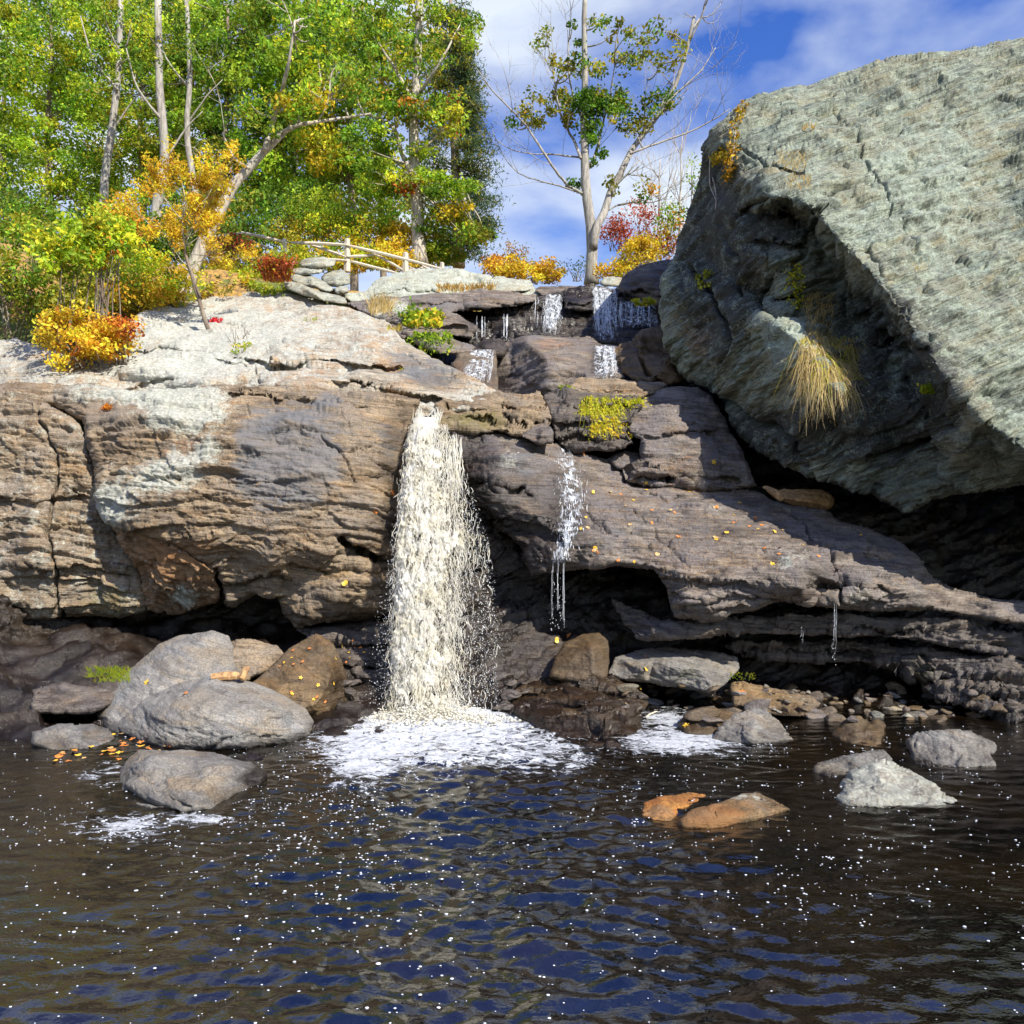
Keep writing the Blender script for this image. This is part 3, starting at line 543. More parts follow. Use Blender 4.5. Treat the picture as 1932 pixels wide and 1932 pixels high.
rock('rock', 'little brown stone in the dark gap left of the purplish boulder', 'rock',
     [(1146, 866, 12.6), (1170, 855, 12.8), (1206, 857, 12.8), (1214, 880, 12.4), (1196, 895, 12.2), (1165, 884, 12.3)], [(1180, 870, 12.4)], 'slab', rnd=6, rdep=.12, thick=.5, base=dict(rust=.2), wob=1.2)
# long slab
rock('rock_slab', 'long sloping purple-brown slab strewn with needles and leaves, right of the main waterfall', 'rock slab',
     [(845, 812, 12.0), (921, 812, 12.3), (1003, 822, 12.4), (1085, 850, 12.5), (1153, 871, 12.6), (1194, 910, 12.3), (1240, 910, 12.3), (1339, 915, 12.3), (1435, 929, 12.3), (1462, 945, 12.1), (1558, 962, 12), (1585, 986, 11.7), (1640, 997, 11.5), (1695, 1019, 11.2), (1728, 1044, 11), (1749, 1085, 10.6), (1800, 1110, 10.5), (1880, 1130, 10.3), (2060, 1150, 10),
      (2060, 1200, 9.7), (1880, 1172, 9.8), (1757, 1152, 9.85), (1640, 1155, 9.9), (1531, 1142, 9.95), (1476, 1134, 10), (1421, 1153, 9.95), (1326, 1174, 9.95), (1271, 1163, 10.05), (1252, 1107, 10.15), (1230, 1074, 10.25), (1153, 1064, 10.4), (1085, 1079, 10.7), (1000, 1088, 10.9), (978, 1030, 11.1), (934, 992, 11.3), (880, 945, 11.5), (866, 870, 11.7)],
     [(950, 870, 11.5), (940, 940, 11.1), (1050, 900, 11.6), (1040, 980, 10.9), (1050, 1050, 10.6), (1130, 960, 11.2), (1130, 1030, 10.5), (1230, 960, 11.3), (1230, 1040, 10.4), (1350, 980, 11.1), (1350, 1060, 10.1), (1300, 1090, 9.85), (1400, 1090, 9.75), (1500, 1020, 10.5), (1500, 1090, 9.7), (1600, 1060, 10.2), (1620, 1110, 9.7), (1700, 1100, 9.9), (1300, 1140, 9.8), (1880, 1150, 9.9)],
     'slab', rnd=12, rdep=.25, thick=1.2, amp=.95, smooth=4, blocky=1.15, wob=2, base=dict(rust=.08, dark=.2, lichen=.06),
     ledges=[([(860, 900), (930, 905), (990, 920), (1010, 935)], .14, 10), ([(880, 950), (950, 988), (1010, 992), (1060, 1010)], .25, 14), ([(1240, 1088), (1320, 1098), (1400, 1102), (1480, 1108), (1600, 1100), (1690, 1112)], .16, 8), ([(1250, 1122), (1340, 1130), (1440, 1124), (1560, 1122)], .14, 7), ([(1260, 1146), (1330, 1154), (1420, 1140)], .12, 6), ([(1530, 1034), (1600, 1038), (1680, 1052)], .1, 8), ([(1190, 925), (1240, 940), (1300, 945)], .08, 12)],
     cracks=[([(1485, 958), (1530, 1005), (1556, 1040), (1580, 1090), (1590, 1135)], 2.2, .16), ([(925, 925), (960, 930), (990, 920)], 3, .15), ([(1100, 970), (1140, 1000), (1165, 1012)], 2, .12), ([(1190, 960), (1215, 985), (1190, 1005)], 1.6, .08), ([(860, 990), (940, 985), (1000, 990), (1060, 1005)], 2, .12), ([(1230, 1000), (1270, 1040), (1300, 1060)], 1.5, .06), ([(1545, 1032), (1640, 1040)], 2, .12)],
     masks=[('wet', 880, 880, 60, 90, .9), ('wet', 980, 980, 130, 90, .55), ('dark', 960, 970, 120, 110, .25), ('wet', 1000, 1060, 60, 50, .7), ('wet', 1070, 960, 34, 110, .5), ('wet', 920, 1000, 60, 40, .85), ('grey', 980, 880, 70, 60, .45), ('grey', 1180, 1010, 90, 50, .42), ('lichen', 960, 880, 22, 30, .3), ('grey', 1370, 990, 90, 30, .42), ('wet', 1350, 1000, 70, 24, .4), ('wet', 1540, 1095, 34, 22, .7),
            ('lichen', 1500, 1060, 34, 30, .3), ('lichen', 1470, 1085, 20, 14, .25), ('grey', 1490, 1040, 40, 40, .4), ('lichen', 1620, 1130, 60, 20, .3), ('rust', 1700, 1090, 40, 40, .3), ('rust', 1290, 935, 100, 22, .3), ('moss', 1370, 1095, 70, 10, .4), ('moss', 1130, 940, 40, 30, .2), ('rust', 1420, 1150, 120, 14, .3)])
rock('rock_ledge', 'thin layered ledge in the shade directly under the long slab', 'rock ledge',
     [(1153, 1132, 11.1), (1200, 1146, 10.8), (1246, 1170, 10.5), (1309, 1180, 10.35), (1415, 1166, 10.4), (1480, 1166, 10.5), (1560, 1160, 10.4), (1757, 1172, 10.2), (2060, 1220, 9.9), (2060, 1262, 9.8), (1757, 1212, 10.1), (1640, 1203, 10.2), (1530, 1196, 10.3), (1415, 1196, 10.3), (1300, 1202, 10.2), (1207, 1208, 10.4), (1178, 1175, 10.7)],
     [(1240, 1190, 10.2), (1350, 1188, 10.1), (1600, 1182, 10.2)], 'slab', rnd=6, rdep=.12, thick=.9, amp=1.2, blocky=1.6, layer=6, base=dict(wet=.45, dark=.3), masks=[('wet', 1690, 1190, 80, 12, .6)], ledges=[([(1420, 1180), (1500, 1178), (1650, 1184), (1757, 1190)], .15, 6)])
rock('rock_ledge', 'lowest dark layered ledge near the right water edge', 'rock ledge',
     [(1370, 1222, 11), (1440, 1208, 11), (1560, 1206, 10.9), (1640, 1214, 10.7), (1757, 1222, 10.3), (2060, 1275, 9.6), (2060, 1400, 9.2), (1850, 1340, 9.6), (1757, 1312, 10), (1700, 1262, 10.5), (1600, 1248, 10.7), (1500, 1246, 10.8), (1400, 1240, 10.9)],
     [(1720, 1245, 10.4), (1550, 1225, 10.7)], 'slab', rnd=6, rdep=.12, thick=.9, amp=1.5, blocky=1.8, layer=6, base=dict(wet=.6), masks=[('moss', 1740, 1280, 40, 40, .6), ('rust', 1750, 1260, 30, 20, .3)],
     ledges=[([(1380, 1228), (1500, 1224), (1650, 1230), (1757, 1244)], .25, 6), ([(1650, 1256), (1757, 1268), (1900, 1290)], .25, 8), ([(1700, 1280), (1800, 1300), (1900, 1320)], .25, 8)])
# giant boulder
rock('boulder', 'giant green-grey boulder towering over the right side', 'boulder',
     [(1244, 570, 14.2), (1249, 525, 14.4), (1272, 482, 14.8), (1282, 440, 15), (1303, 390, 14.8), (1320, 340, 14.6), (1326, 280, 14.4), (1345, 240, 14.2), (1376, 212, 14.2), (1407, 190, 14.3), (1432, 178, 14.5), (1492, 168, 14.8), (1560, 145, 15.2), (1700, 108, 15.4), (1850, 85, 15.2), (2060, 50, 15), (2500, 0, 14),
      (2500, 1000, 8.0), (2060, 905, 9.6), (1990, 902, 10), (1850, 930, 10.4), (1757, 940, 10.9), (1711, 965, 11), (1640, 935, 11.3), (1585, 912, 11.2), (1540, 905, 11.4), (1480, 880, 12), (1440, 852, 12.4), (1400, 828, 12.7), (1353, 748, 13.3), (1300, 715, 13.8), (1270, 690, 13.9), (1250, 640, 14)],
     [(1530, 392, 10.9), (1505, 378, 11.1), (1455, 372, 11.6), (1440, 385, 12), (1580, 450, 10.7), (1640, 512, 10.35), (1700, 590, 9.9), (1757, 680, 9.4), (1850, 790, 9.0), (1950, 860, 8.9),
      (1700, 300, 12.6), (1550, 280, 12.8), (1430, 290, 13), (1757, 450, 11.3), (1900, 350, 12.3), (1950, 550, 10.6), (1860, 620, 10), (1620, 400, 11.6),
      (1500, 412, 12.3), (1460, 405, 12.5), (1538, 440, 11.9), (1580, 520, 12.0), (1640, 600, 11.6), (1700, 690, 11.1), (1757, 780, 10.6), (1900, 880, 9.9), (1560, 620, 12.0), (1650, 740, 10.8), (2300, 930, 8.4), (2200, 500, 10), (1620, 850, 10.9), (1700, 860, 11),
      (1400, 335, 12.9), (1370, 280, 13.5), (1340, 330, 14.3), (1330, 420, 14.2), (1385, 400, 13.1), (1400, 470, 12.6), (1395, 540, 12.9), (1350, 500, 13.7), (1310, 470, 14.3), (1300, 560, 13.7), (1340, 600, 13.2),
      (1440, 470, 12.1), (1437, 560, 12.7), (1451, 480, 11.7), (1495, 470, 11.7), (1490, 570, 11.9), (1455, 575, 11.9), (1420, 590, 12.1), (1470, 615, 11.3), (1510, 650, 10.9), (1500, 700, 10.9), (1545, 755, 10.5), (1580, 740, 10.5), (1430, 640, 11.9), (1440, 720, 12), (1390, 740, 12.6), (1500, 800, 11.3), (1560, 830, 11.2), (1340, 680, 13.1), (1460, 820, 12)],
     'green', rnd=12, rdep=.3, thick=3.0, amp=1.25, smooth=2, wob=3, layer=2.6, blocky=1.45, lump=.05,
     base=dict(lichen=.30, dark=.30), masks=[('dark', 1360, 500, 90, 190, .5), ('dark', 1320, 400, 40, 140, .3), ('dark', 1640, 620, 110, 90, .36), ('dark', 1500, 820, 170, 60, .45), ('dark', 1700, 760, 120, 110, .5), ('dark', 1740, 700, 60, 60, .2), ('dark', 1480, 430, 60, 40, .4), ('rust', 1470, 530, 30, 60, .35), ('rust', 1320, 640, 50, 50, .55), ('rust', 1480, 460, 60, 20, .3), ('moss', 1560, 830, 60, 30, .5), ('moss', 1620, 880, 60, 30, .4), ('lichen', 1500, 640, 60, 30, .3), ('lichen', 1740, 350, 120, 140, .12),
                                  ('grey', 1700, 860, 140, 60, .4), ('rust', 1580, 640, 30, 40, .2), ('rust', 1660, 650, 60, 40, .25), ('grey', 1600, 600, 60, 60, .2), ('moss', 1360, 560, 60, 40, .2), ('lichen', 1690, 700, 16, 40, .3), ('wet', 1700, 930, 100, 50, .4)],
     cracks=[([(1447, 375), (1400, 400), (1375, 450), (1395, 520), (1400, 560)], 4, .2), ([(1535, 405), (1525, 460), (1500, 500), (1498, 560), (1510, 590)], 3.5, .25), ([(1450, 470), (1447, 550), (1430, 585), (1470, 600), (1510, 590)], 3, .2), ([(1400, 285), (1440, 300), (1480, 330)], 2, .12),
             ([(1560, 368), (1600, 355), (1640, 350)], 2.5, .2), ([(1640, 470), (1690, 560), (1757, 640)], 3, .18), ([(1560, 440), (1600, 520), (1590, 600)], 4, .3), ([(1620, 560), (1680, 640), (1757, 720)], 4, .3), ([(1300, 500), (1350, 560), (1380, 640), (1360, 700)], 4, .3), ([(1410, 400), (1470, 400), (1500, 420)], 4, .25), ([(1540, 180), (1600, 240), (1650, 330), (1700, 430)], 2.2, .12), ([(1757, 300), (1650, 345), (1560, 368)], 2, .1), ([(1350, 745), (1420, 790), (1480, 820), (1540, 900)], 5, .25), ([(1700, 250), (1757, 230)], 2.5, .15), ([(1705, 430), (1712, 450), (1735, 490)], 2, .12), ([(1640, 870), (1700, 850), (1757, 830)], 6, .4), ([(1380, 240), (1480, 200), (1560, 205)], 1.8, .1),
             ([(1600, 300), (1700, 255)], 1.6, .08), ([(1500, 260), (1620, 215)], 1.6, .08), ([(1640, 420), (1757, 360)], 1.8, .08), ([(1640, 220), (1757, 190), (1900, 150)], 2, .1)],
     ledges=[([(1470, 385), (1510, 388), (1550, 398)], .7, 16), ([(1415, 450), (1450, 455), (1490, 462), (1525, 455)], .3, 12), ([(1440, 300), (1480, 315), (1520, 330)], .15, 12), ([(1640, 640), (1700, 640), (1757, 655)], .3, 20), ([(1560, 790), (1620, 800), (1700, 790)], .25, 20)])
# ------------------------------------------------------------------ loose boulders at the pool
G = dict(mat='grey')
rock('boulder', 'tall smooth grey boulder at the back of the left boulder pile', 'boulder',
     [(183, 1350, 9.3), (200, 1312, 9.6), (240, 1270, 9.8), (300, 1216, 10.1), (340, 1196, 10.2), (400, 1191, 10.2), (430, 1200, 10.1), (442, 1222, 9.9), (455, 1270, 9.6), (420, 1310, 9.3), (300, 1400, 8.8), (205, 1400, 8.8)], [(330, 1250, 9.6), (260, 1320, 9.3)], **G, rnd=26, rdep=.4, thick=.9, amp=.4, blocky=.4, lump=.03, smooth=5, wob=1.5, masks=[('grey', 340, 1240, 90, 60, .4)])
rock('rock', 'small brown stone behind the grey boulders, right of the tallest', 'rock',
     [(428, 1215, 10.2), (470, 1206, 10.3), (520, 1216, 10.3), (540, 1235, 10.1), (500, 1270, 9.8), (450, 1290, 9.7)], [(480, 1240, 10)], 'brown', rnd=10, rdep=.15, thick=.6, wob=1.5, base=dict(lichen=.2))
rock('boulder', 'brown pyramid-shaped boulder with a sharp ridge, standing by the foam', 'boulder',
     [(470, 1292, 9.6), (500, 1268, 9.8), (555, 1217, 10.1), (597, 1197, 10.2), (627, 1215, 10.2), (648, 1250, 10.1), (661, 1290, 10), (658, 1332, 9.9), (640, 1350, 9.75), (600, 1362, 9.5), (575, 1360, 9.4), (545, 1345, 9.3), (510, 1320, 9.3)],
     [(606, 1225, 9.85), (622, 1265, 9.6), (618, 1295, 9.45), (595, 1330, 9.25), (545, 1280, 9.5), (600, 1300, 9.45)], 'wetbrown', rnd=5, rdep=.1, thick=.8, amp=.4, blocky=.35, smooth=1, wob=1.2, ang=rad(-35), base=dict(wet=.3), masks=[('wet', 640, 1300, 25, 60, .6), ('rust', 560, 1250, 50, 30, .35)])
rock('boulder', 'broad speckled grey-brown boulder in the middle of the left pile', 'boulder',
     [(213, 1370, 8.9), (245, 1340, 9), (277, 1318, 9.1), (330, 1294, 9.2), (365, 1283, 9.3), (406, 1273, 9.3), (469, 1285, 9.2), (530, 1310, 9), (578, 1334, 8.9), (595, 1361, 8.8), (586, 1388, 8.6), (551, 1409, 8.4), (496, 1418, 8.3), (440, 1425, 8.25), (398, 1426, 8.2), (327, 1424, 8.25), (277, 1408, 8.4), (228, 1392, 8.7)],
     [(400, 1340, 8.35), (320, 1350, 8.4), (490, 1350, 8.4), (440, 1395, 8.1)], **G, rnd=30, rdep=.35, thick=.8, amp=.6, blocky=.6, lump=.04, smooth=5, wob=1.8, masks=[('grey', 320, 1360, 80, 40, .45), ('rust', 480, 1350, 60, 30, .3)],
     cracks=[([(400, 1408), (430, 1396), (470, 1384)], 2.0, .05)], ledges=[([(420, 1398), (470, 1388), (540, 1384)], .05, 10)])
rock('boulder', 'low rounded grey boulder nearest to the camera on the left, undercut at its waterline', 'boulder',
     [(223, 1457, 7.4), (240, 1430, 7.6), (261, 1410, 7.7), (305, 1418, 7.7), (360, 1418, 7.7), (420, 1424, 7.6), (470, 1438, 7.4), (505, 1455, 7.2), (500, 1480, 7.0), (458, 1496, 6.8), (420, 1520, 6.6), (406, 1535, 6.4), (335, 1542, 6.3), (280, 1535, 6.45), (239, 1528, 6.6), (225, 1490, 7)],
     [(300, 1450, 7.0), (280, 1490, 6.7), (400, 1460, 6.9), (370, 1505, 6.45), (320, 1510, 6.5)], **G, rnd=22, rdep=.25, thick=.8, amp=.6, blocky=.6, lump=.03, smooth=4, wob=1.5, base=dict(lichen=.12), masks=[('wet', 490, 1465, 30, 30, .8), ('wet', 330, 1542, 90, 9, .8), ('rust', 300, 1480, 60, 15, .3)],
     cracks=[([(240, 1495), (275, 1512), (330, 1533)], 4, .2)], ledges=[([(262, 1450), (290, 1480), (330, 1505), (370, 1520)], .08, 10)])
rock('rock', 'small grey stone at the left edge beside floating leaves', 'rock',
     [(60, 1380, 8.6), (110, 1366, 8.7), (173, 1362, 8.8), (205, 1372, 8.8), (220, 1392, 8.6), (205, 1408, 8.4), (173, 1420, 8.2), (100, 1422, 8.1), (60, 1405, 8.3)], [(150, 1390, 8.4)], **G, rnd=14, rdep=.2, thick=.6, amp=.6, wob=1.5)
rock('rock', 'dark ledge stone with a tuft of bright grass on it, far left', 'rock',
     [(60, 1300, 9.8), (120, 1290, 9.9), (173, 1295, 9.9), (220, 1278, 9.95), (247, 1268, 10), (243, 1300, 9.7), (210, 1328, 9.4), (173, 1345, 9.2), (60, 1345, 9.2)], [(170, 1315, 9.5)], 'slab', rnd=10, rdep=.15, thick=.7, wob=1.5, base=dict(moss=.3, wet=.3))
rock('rock_ledge', 'glistening wet stepped rock at the water edge right of the waterfall foot', 'rock ledge',
     [(960, 1310, 10), (985, 1290, 10.2), (1050, 1276, 10.3), (1110, 1272, 10.3), (1155, 1280, 10.2), (1190, 1300, 10), (1222, 1325, 9.8), (1205, 1345, 9.5), (1212, 1372, 9.1), (1200, 1400, 8.6), (1165, 1420, 8.3), (1100, 1418, 8.3), (1060, 1402, 8.6), (1022, 1380, 9), (985, 1358, 9.5), (968, 1340, 9.8)],
     [(1080, 1310, 9.7), (1080, 1345, 9.3), (1130, 1365, 8.9), (1150, 1395, 8.5)], 'wetbrown', rnd=8, rdep=.15, thick=.9, amp=1.2, blocky=1.4, layer=6, wob=1.8, base=dict(wet=1.0), masks=[('lichen', 1100, 1350, 80, 30, .1)],
     ledges=[([(970, 1310), (1080, 1300), (1190, 1312)], .15, 6), ([(980, 1335), (1080, 1328), (1200, 1340)], .15, 6), ([(1030, 1366), (1110, 1358), (1210, 1368)], .2, 6), ([(1120, 1385), (1200, 1385)], .15, 6)], cracks=[([(1110, 1372), (1140, 1382), (1150, 1392)], 3, .15)])
rock('rock', 'brown wet block with a pale ridge standing on the stepped rock', 'rock',
     [(1036, 1278, 10.1), (1050, 1240, 10.3), (1068, 1212, 10.5), (1100, 1196, 10.6), (1130, 1194, 10.6), (1147, 1210, 10.5), (1149, 1245, 10.4), (1142, 1280, 10.1), (1090, 1286, 9.9)], [(1118, 1225, 10), (1122, 1270, 9.85), (1080, 1240, 10.1)], 'wetbrown', rnd=5, rdep=.1, thick=.6, smooth=1, wob=1.2, amp=.4, blocky=.4, base=dict(wet=.55))
rock('rock', 'sloping dark wet rock between the waterfall foot and the brown wet block', 'rock',
     [(925, 1275, 10.6), (945, 1220, 11), (1000, 1190, 11.2), (1055, 1192, 11.2), (1066, 1225, 10.9), (1046, 1275, 10.5), (1000, 1300, 10.3), (950, 1305, 10.4)], [(1000, 1240, 10.7)], 'slab', rnd=8, rdep=.15, thick=.7, base=dict(wet=.8), amp=1.1, wob=1.5, masks=[('moss', 1010, 1220, 40, 20, .3)])
rock('rock_slab', 'grey flat-topped slab with a dark underside, below the layered ledges', 'rock slab',
     [(1146, 1272, 10.2), (1160, 1240, 10.5), (1200, 1226, 10.7), (1240, 1221, 10.8), (1295, 1222, 10.8), (1350, 1230, 10.7), (1392, 1240, 10.6), (1395, 1262, 10.4), (1370, 1290, 10.1), (1345, 1310, 9.9), (1310, 1302, 10), (1270, 1296, 10.1), (1220, 1286, 10.15), (1180, 1284, 10.1)],
     [(1230, 1245, 10.3), (1215, 1262, 10.0), (1265, 1255, 9.95), (1320, 1262, 9.95), (1340, 1285, 9.9)], 'grey', rnd=6, rdep=.12, thick=.8, wob=1.5, smooth=1, amp=.6, blocky=.5, base=dict(wet=.25), masks=[('moss', 1300, 1270, 40, 20, .5)])
rock('rock', 'long tan wedge-shaped stone with yellow leaves on it, at the pebbly right shore', 'rock',
     [(1378, 1294, 10.1), (1400, 1289, 10.2), (1450, 1297, 10.2), (1528, 1312, 10.1), (1546, 1332, 9.8), (1510, 1352, 9.5), (1470, 1352, 9.4), (1427, 1342, 9.5), (1382, 1332, 9.6)], [(1430, 1320, 9.6)], 'wetbrown', rnd=6, rdep=.12, thick=.5, wob=1.2, amp=.7, base=dict(moss=.25, lichen=.15), masks=[('wet', 1480, 1345, 30, 12, .5)])
rock('rock', 'flat orange-brown wet stone, left of the grey three-cornered one', 'rock',
     [(1280, 1370, 9.2), (1295, 1346, 9.5), (1330, 1336, 9.6), (1385, 1338, 9.6), (1404, 1350, 9.5), (1390, 1380, 9.1), (1340, 1392, 8.8), (1290, 1390, 8.85)], [(1340, 1360, 9.1)], 'wetbrown', rnd=10, rdep=.12, thick=.4, amp=.45, wob=1.2, base=dict(wet=.25, rust=.25))
rock('rock', 'grey three-cornered stone standing in the foam at the right', 'rock',
     [(1340, 1398, 8.6), (1360, 1370, 8.9), (1384, 1347, 9.1), (1421, 1337, 9.2), (1445, 1340, 9.2), (1472, 1362, 9), (1498, 1398, 8.6), (1420, 1405, 8.4)], [(1425, 1360, 8.75), (1420, 1385, 8.5)], 'grey', rnd=7, rdep=.12, thick=.5, amp=.5, smooth=1, wob=1, masks=[('grey', 1420, 1370, 50, 30, .25)])
rock('rock', 'brown twin-peaked stone in the dark water near the right shore', 'rock',
     [(1568, 1390, 8.8), (1590, 1362, 9.1), (1618, 1352, 9.2), (1640, 1366, 9.1), (1655, 1358, 9.2), (1670, 1368, 9.1), (1664, 1400, 8.7), (1655, 1418, 8.3), (1605, 1412, 8.4)], [(1615, 1378, 8.7), (1655, 1385, 8.7)], 'wetbrown', rnd=6, rdep=.12, thick=.5, amp=.6, smooth=1, wob=1, base=dict(wet=.25))
rock('boulder', 'bright grey-white boulder in the water at the right edge', 'boulder',
     [(1558, 1515, 6.8), (1575, 1492, 6.95), (1602, 1455, 7.2), (1651, 1434, 7.35), (1683, 1439, 7.35), (1722, 1455, 7.25), (1760, 1478, 7.1), (1810, 1500, 6.9), (1820, 1528, 6.5), (1757, 1530, 6.45), (1690, 1532, 6.42), (1600, 1530, 6.5)], [(1660, 1470, 6.85), (1670, 1500, 6.6), (1600, 1500, 6.7), (1750, 1505, 6.7)],
     'grey', rnd=16, rdep=.2, thick=.7, amp=.55, lump=.03, smooth=3, wob=1.5, tide=.3, base=dict(lichen=.5), masks=[('wet', 1680, 1530, 130, 9, .9)])
rock('rock', 'long pale stone lying just behind the bright grey-white boulder', 'rock',
     [(1528, 1460, 7.5), (1545, 1440, 7.7), (1590, 1427, 7.8), (1640, 1417, 7.95), (1668, 1412, 8), (1682, 1430, 7.8), (1680, 1455, 7.5), (1610, 1468, 7.35), (1560, 1470, 7.3)], [(1610, 1440, 7.55)], 'grey', rnd=9, rdep=.12, thick=.4, amp=.5, wob=1, base=dict(lichen=.3), masks=[('wet', 1570, 1468, 60, 10, .8)])
rock('rock', 'upright streaked stone against the right edge of the pool', 'rock',
     [(1712, 1400, 8.3), (1730, 1386, 8.5), (1757, 1380, 8.6), (1830, 1376, 8.7), (1880, 1400, 8.4), (1880, 1450, 7.6), (1757, 1452, 7.6), (1722, 1446, 7.7)], [(1745, 1415, 8), (1800, 1415, 7.9)], 'grey', ang=rad(80), rnd=9, rdep=.15, thick=.5, amp=.8, wob=1.2, base=dict(lichen=.15), masks=[('wet', 1740, 1446, 60, 9, .9)])
rock('rock', 'bright orange algae-stained stone breaking the water surface', 'rock',
     [(1202, 1545, 6.4), (1212, 1518, 6.6), (1245, 1504, 6.7), (1300, 1495, 6.8), (1338, 1499, 6.8), (1318, 1516, 6.6), (1290, 1532, 6.45), (1262, 1552, 6.25), (1215, 1558, 6.2)], [(1250, 1525, 6.4)], 'orange', rnd=12, rdep=.12, thick=.4, amp=.45, blocky=.5, wob=1, tide=.1)
rock('rock', 'long brown stone with grey top half sunk beside the orange stone', 'rock',
     [(1276, 1556, 6.2), (1310, 1528, 6.45), (1360, 1514, 6.55), (1400, 1494, 6.75), (1430, 1491, 6.8), (1460, 1506, 6.65), (1494, 1528, 6.4), (1440, 1545, 6.25), (1345, 1566, 6.05), (1290, 1564, 6.05)], [(1400, 1520, 6.4), (1330, 1545, 6.2)], 'wetbrown', rnd=12, rdep=.12, thick=.4, amp=.6, blocky=.5, wob=1, tide=.1, base=dict(grey=.2, rust=.34), masks=[('lichen', 1410, 1505, 50, 10, .4), ('rust', 1330, 1545, 60, 20, .5)])
# stacked stones of the little dry wall under the fence
for k, (lab, o) in enumerate([
    ('oval capstone on top of the heap of pale stones below the fence', [(563, 497, 18.9), (575, 488, 19), (610, 484, 19), (634, 490, 19), (630, 502, 18.7), (595, 507, 18.6), (570, 504, 18.7)]),
    ('thin stone right under the oval capstone of the pale heap', [(540, 512, 18.8), (570, 503, 18.9), (612, 506, 18.8), (606, 516, 18.5), (565, 520, 18.4)]),
    ('rounded right-hand stone of the pale heap, the biggest one', [(606, 524, 18.8), (620, 511, 19), (645, 508, 19), (660, 520, 18.8), (660, 536, 18.4), (636, 542, 18.3), (612, 538, 18.4)]),
    ('long slanting stone in the middle of the pale heap', [(545, 520, 18.6), (580, 515, 18.7), (612, 532, 18.4), (632, 546, 18.1), (620, 552, 18), (580, 540, 18.1), (550, 530, 18.3)]),
    ('small block at the lower right of the pale heap', [(626, 545, 18.3), (640, 538, 18.4), (660, 540, 18.3), (658, 553, 18), (636, 556, 17.9)]),
    ('long lowest stone of the pale heap, lying on the dome', [(535, 528, 18.4), (560, 533, 18.3), (600, 548, 18), (650, 560, 17.7), (656, 575, 17.4), (620, 570, 17.5), (580, 560, 17.7), (540, 545, 18.1)])]):
    cx = np.mean([q[0] for q in o]); cy = np.mean([q[1] for q in o]); rock('stone', lab, 'stone', o, [(cx, cy, min(q[2] for q in o) + .02)], 'pale', rnd=6, rdep=.14, thick=.5, amp=.5, wob=.8, smooth=1, base=dict(lichen=.35), group='heap of pale stones below the fence')
# ------------------------------------------------------------------ ground behind the falls and under the pool
def ground_z(x, y):
    z = -1.4 + 9.0 * sstep(15.2, 19.0, y) + 0.045 * np.clip(y - 19, 0, 20)
    z = z + sstep(16, 20, y) * (0.16 * np.clip(-x - 2.5, 0, 40) + 0.10 * np.clip(x - 4.5, 0, 30))
    return z + 0.12 * noise(np.stack([x * .4, y * .4, 0 * x], -1)) + 0.04 * noise(np.stack([x * 1.7, y * 1.7, 0 * x], -1))
gx = np.concatenate([[-600, -200, -90], np.arange(-40, 40.1, 0.4), [90, 200, 600]])
gy = np.concatenate([[-200, -40, 0], np.arange(12, 60, 0.4), [90, 200, 800]])
GX, GY = np.meshgrid(gx, gy); gz = ground_z(GX, GY)
gn = np.arange(GX.size).reshape(GX.shape)
gq = np.stack([gn[:-1, :-1], gn[:-1, 1:], gn[1:, 1:], gn[1:, :-1]], -1).reshape(-1, 4)
m, nt, b, out = nmat('leaf_littered_ground'); q = NB(nt); geo = q.new('ShaderNodeNewGeometry').outputs['Position']
c = q.mix(q.remap(q.noise(geo, 9, 6, .7), .38, .62), (0.16, 0.10, 0.045), (0.42, 0.25, 0.06))
c = q.mix(q.remap(q.noise(geo, 1.2, 4, .6), .48, .62), c, (0.10, 0.12, 0.03)); q.link(c, b.inputs['Base Color']); b.inputs['Roughness'].default_value = .9
M['ground'] = m
tag(mesh_obj('ground', np.stack([GX, GY, gz], -1).reshape(-1, 3), gq, None, m), kind='structure')

# ------------------------------------------------------------------ pool
xs = np.concatenate([[-80, -40, -20, -12], np.arange(-8, 8.01, 0.02), [12, 20, 40, 80]])
ys = np.concatenate([[-60, -20, -6, 0, 2], np.arange(3.0, 11.6, 0.024)])
XX, YY = np.meshgrid(xs, ys)
def cone(x, y, cx, cy, rx, ry): return np.exp(-(((x - cx) / rx) ** 2 + ((y - cy) / ry) ** 2))
FX, FY = -0.72, 9.9                                   # where the fall lands
r = np.hypot(XX - FX, (YY - FY))
p3 = np.stack([XX, YY, 0 * XX], -1)
warp = noise(p3 * 0.8) * .5
ang_ = np.arctan2(YY - FY, XX - FX)
amp_w = 0.5 + 1.7 * np.exp(-((XX - (FX + 0.35 * (FY - YY) * .3)) / (1.0 + .16 * (FY - YY))) ** 2) + 0.8 * np.exp(-r / 1.2)
zw = 0.0035 * np.sin((r + 0.25 * warp) * 26 + 3 * noise(p3 * 1.3, 4)) * (0.5 + noise(p3 * 1.1, 2))
zw = zw + 0.013 * noise(p3 * np.array([1.9, 3.6, 1]) + warp[..., None] * .5, 5) + 0.012 * noise(p3 * np.array([4.4, 9, 1]) + .8 * warp[..., None], 6) + 0.0062 * noise(p3 * np.array([9.5, 17, 1]) + warp[..., None], 8) + .0024 * noise(p3 * np.array([17, 27, 1]), 12)
zw = zw * amp_w + 0.07 * np.exp(-r / .5) * (0.6 + 0.8 * noise(p3 * 6, 9))
zw = np.where((np.abs(XX) > 8.2) | (YY < 2.9), 0, zw)
Xs = XX / np.maximum(YY, .1) * FPX + 966; Ysn = HZ + EYE / np.maximum(YY, .1) * FPX
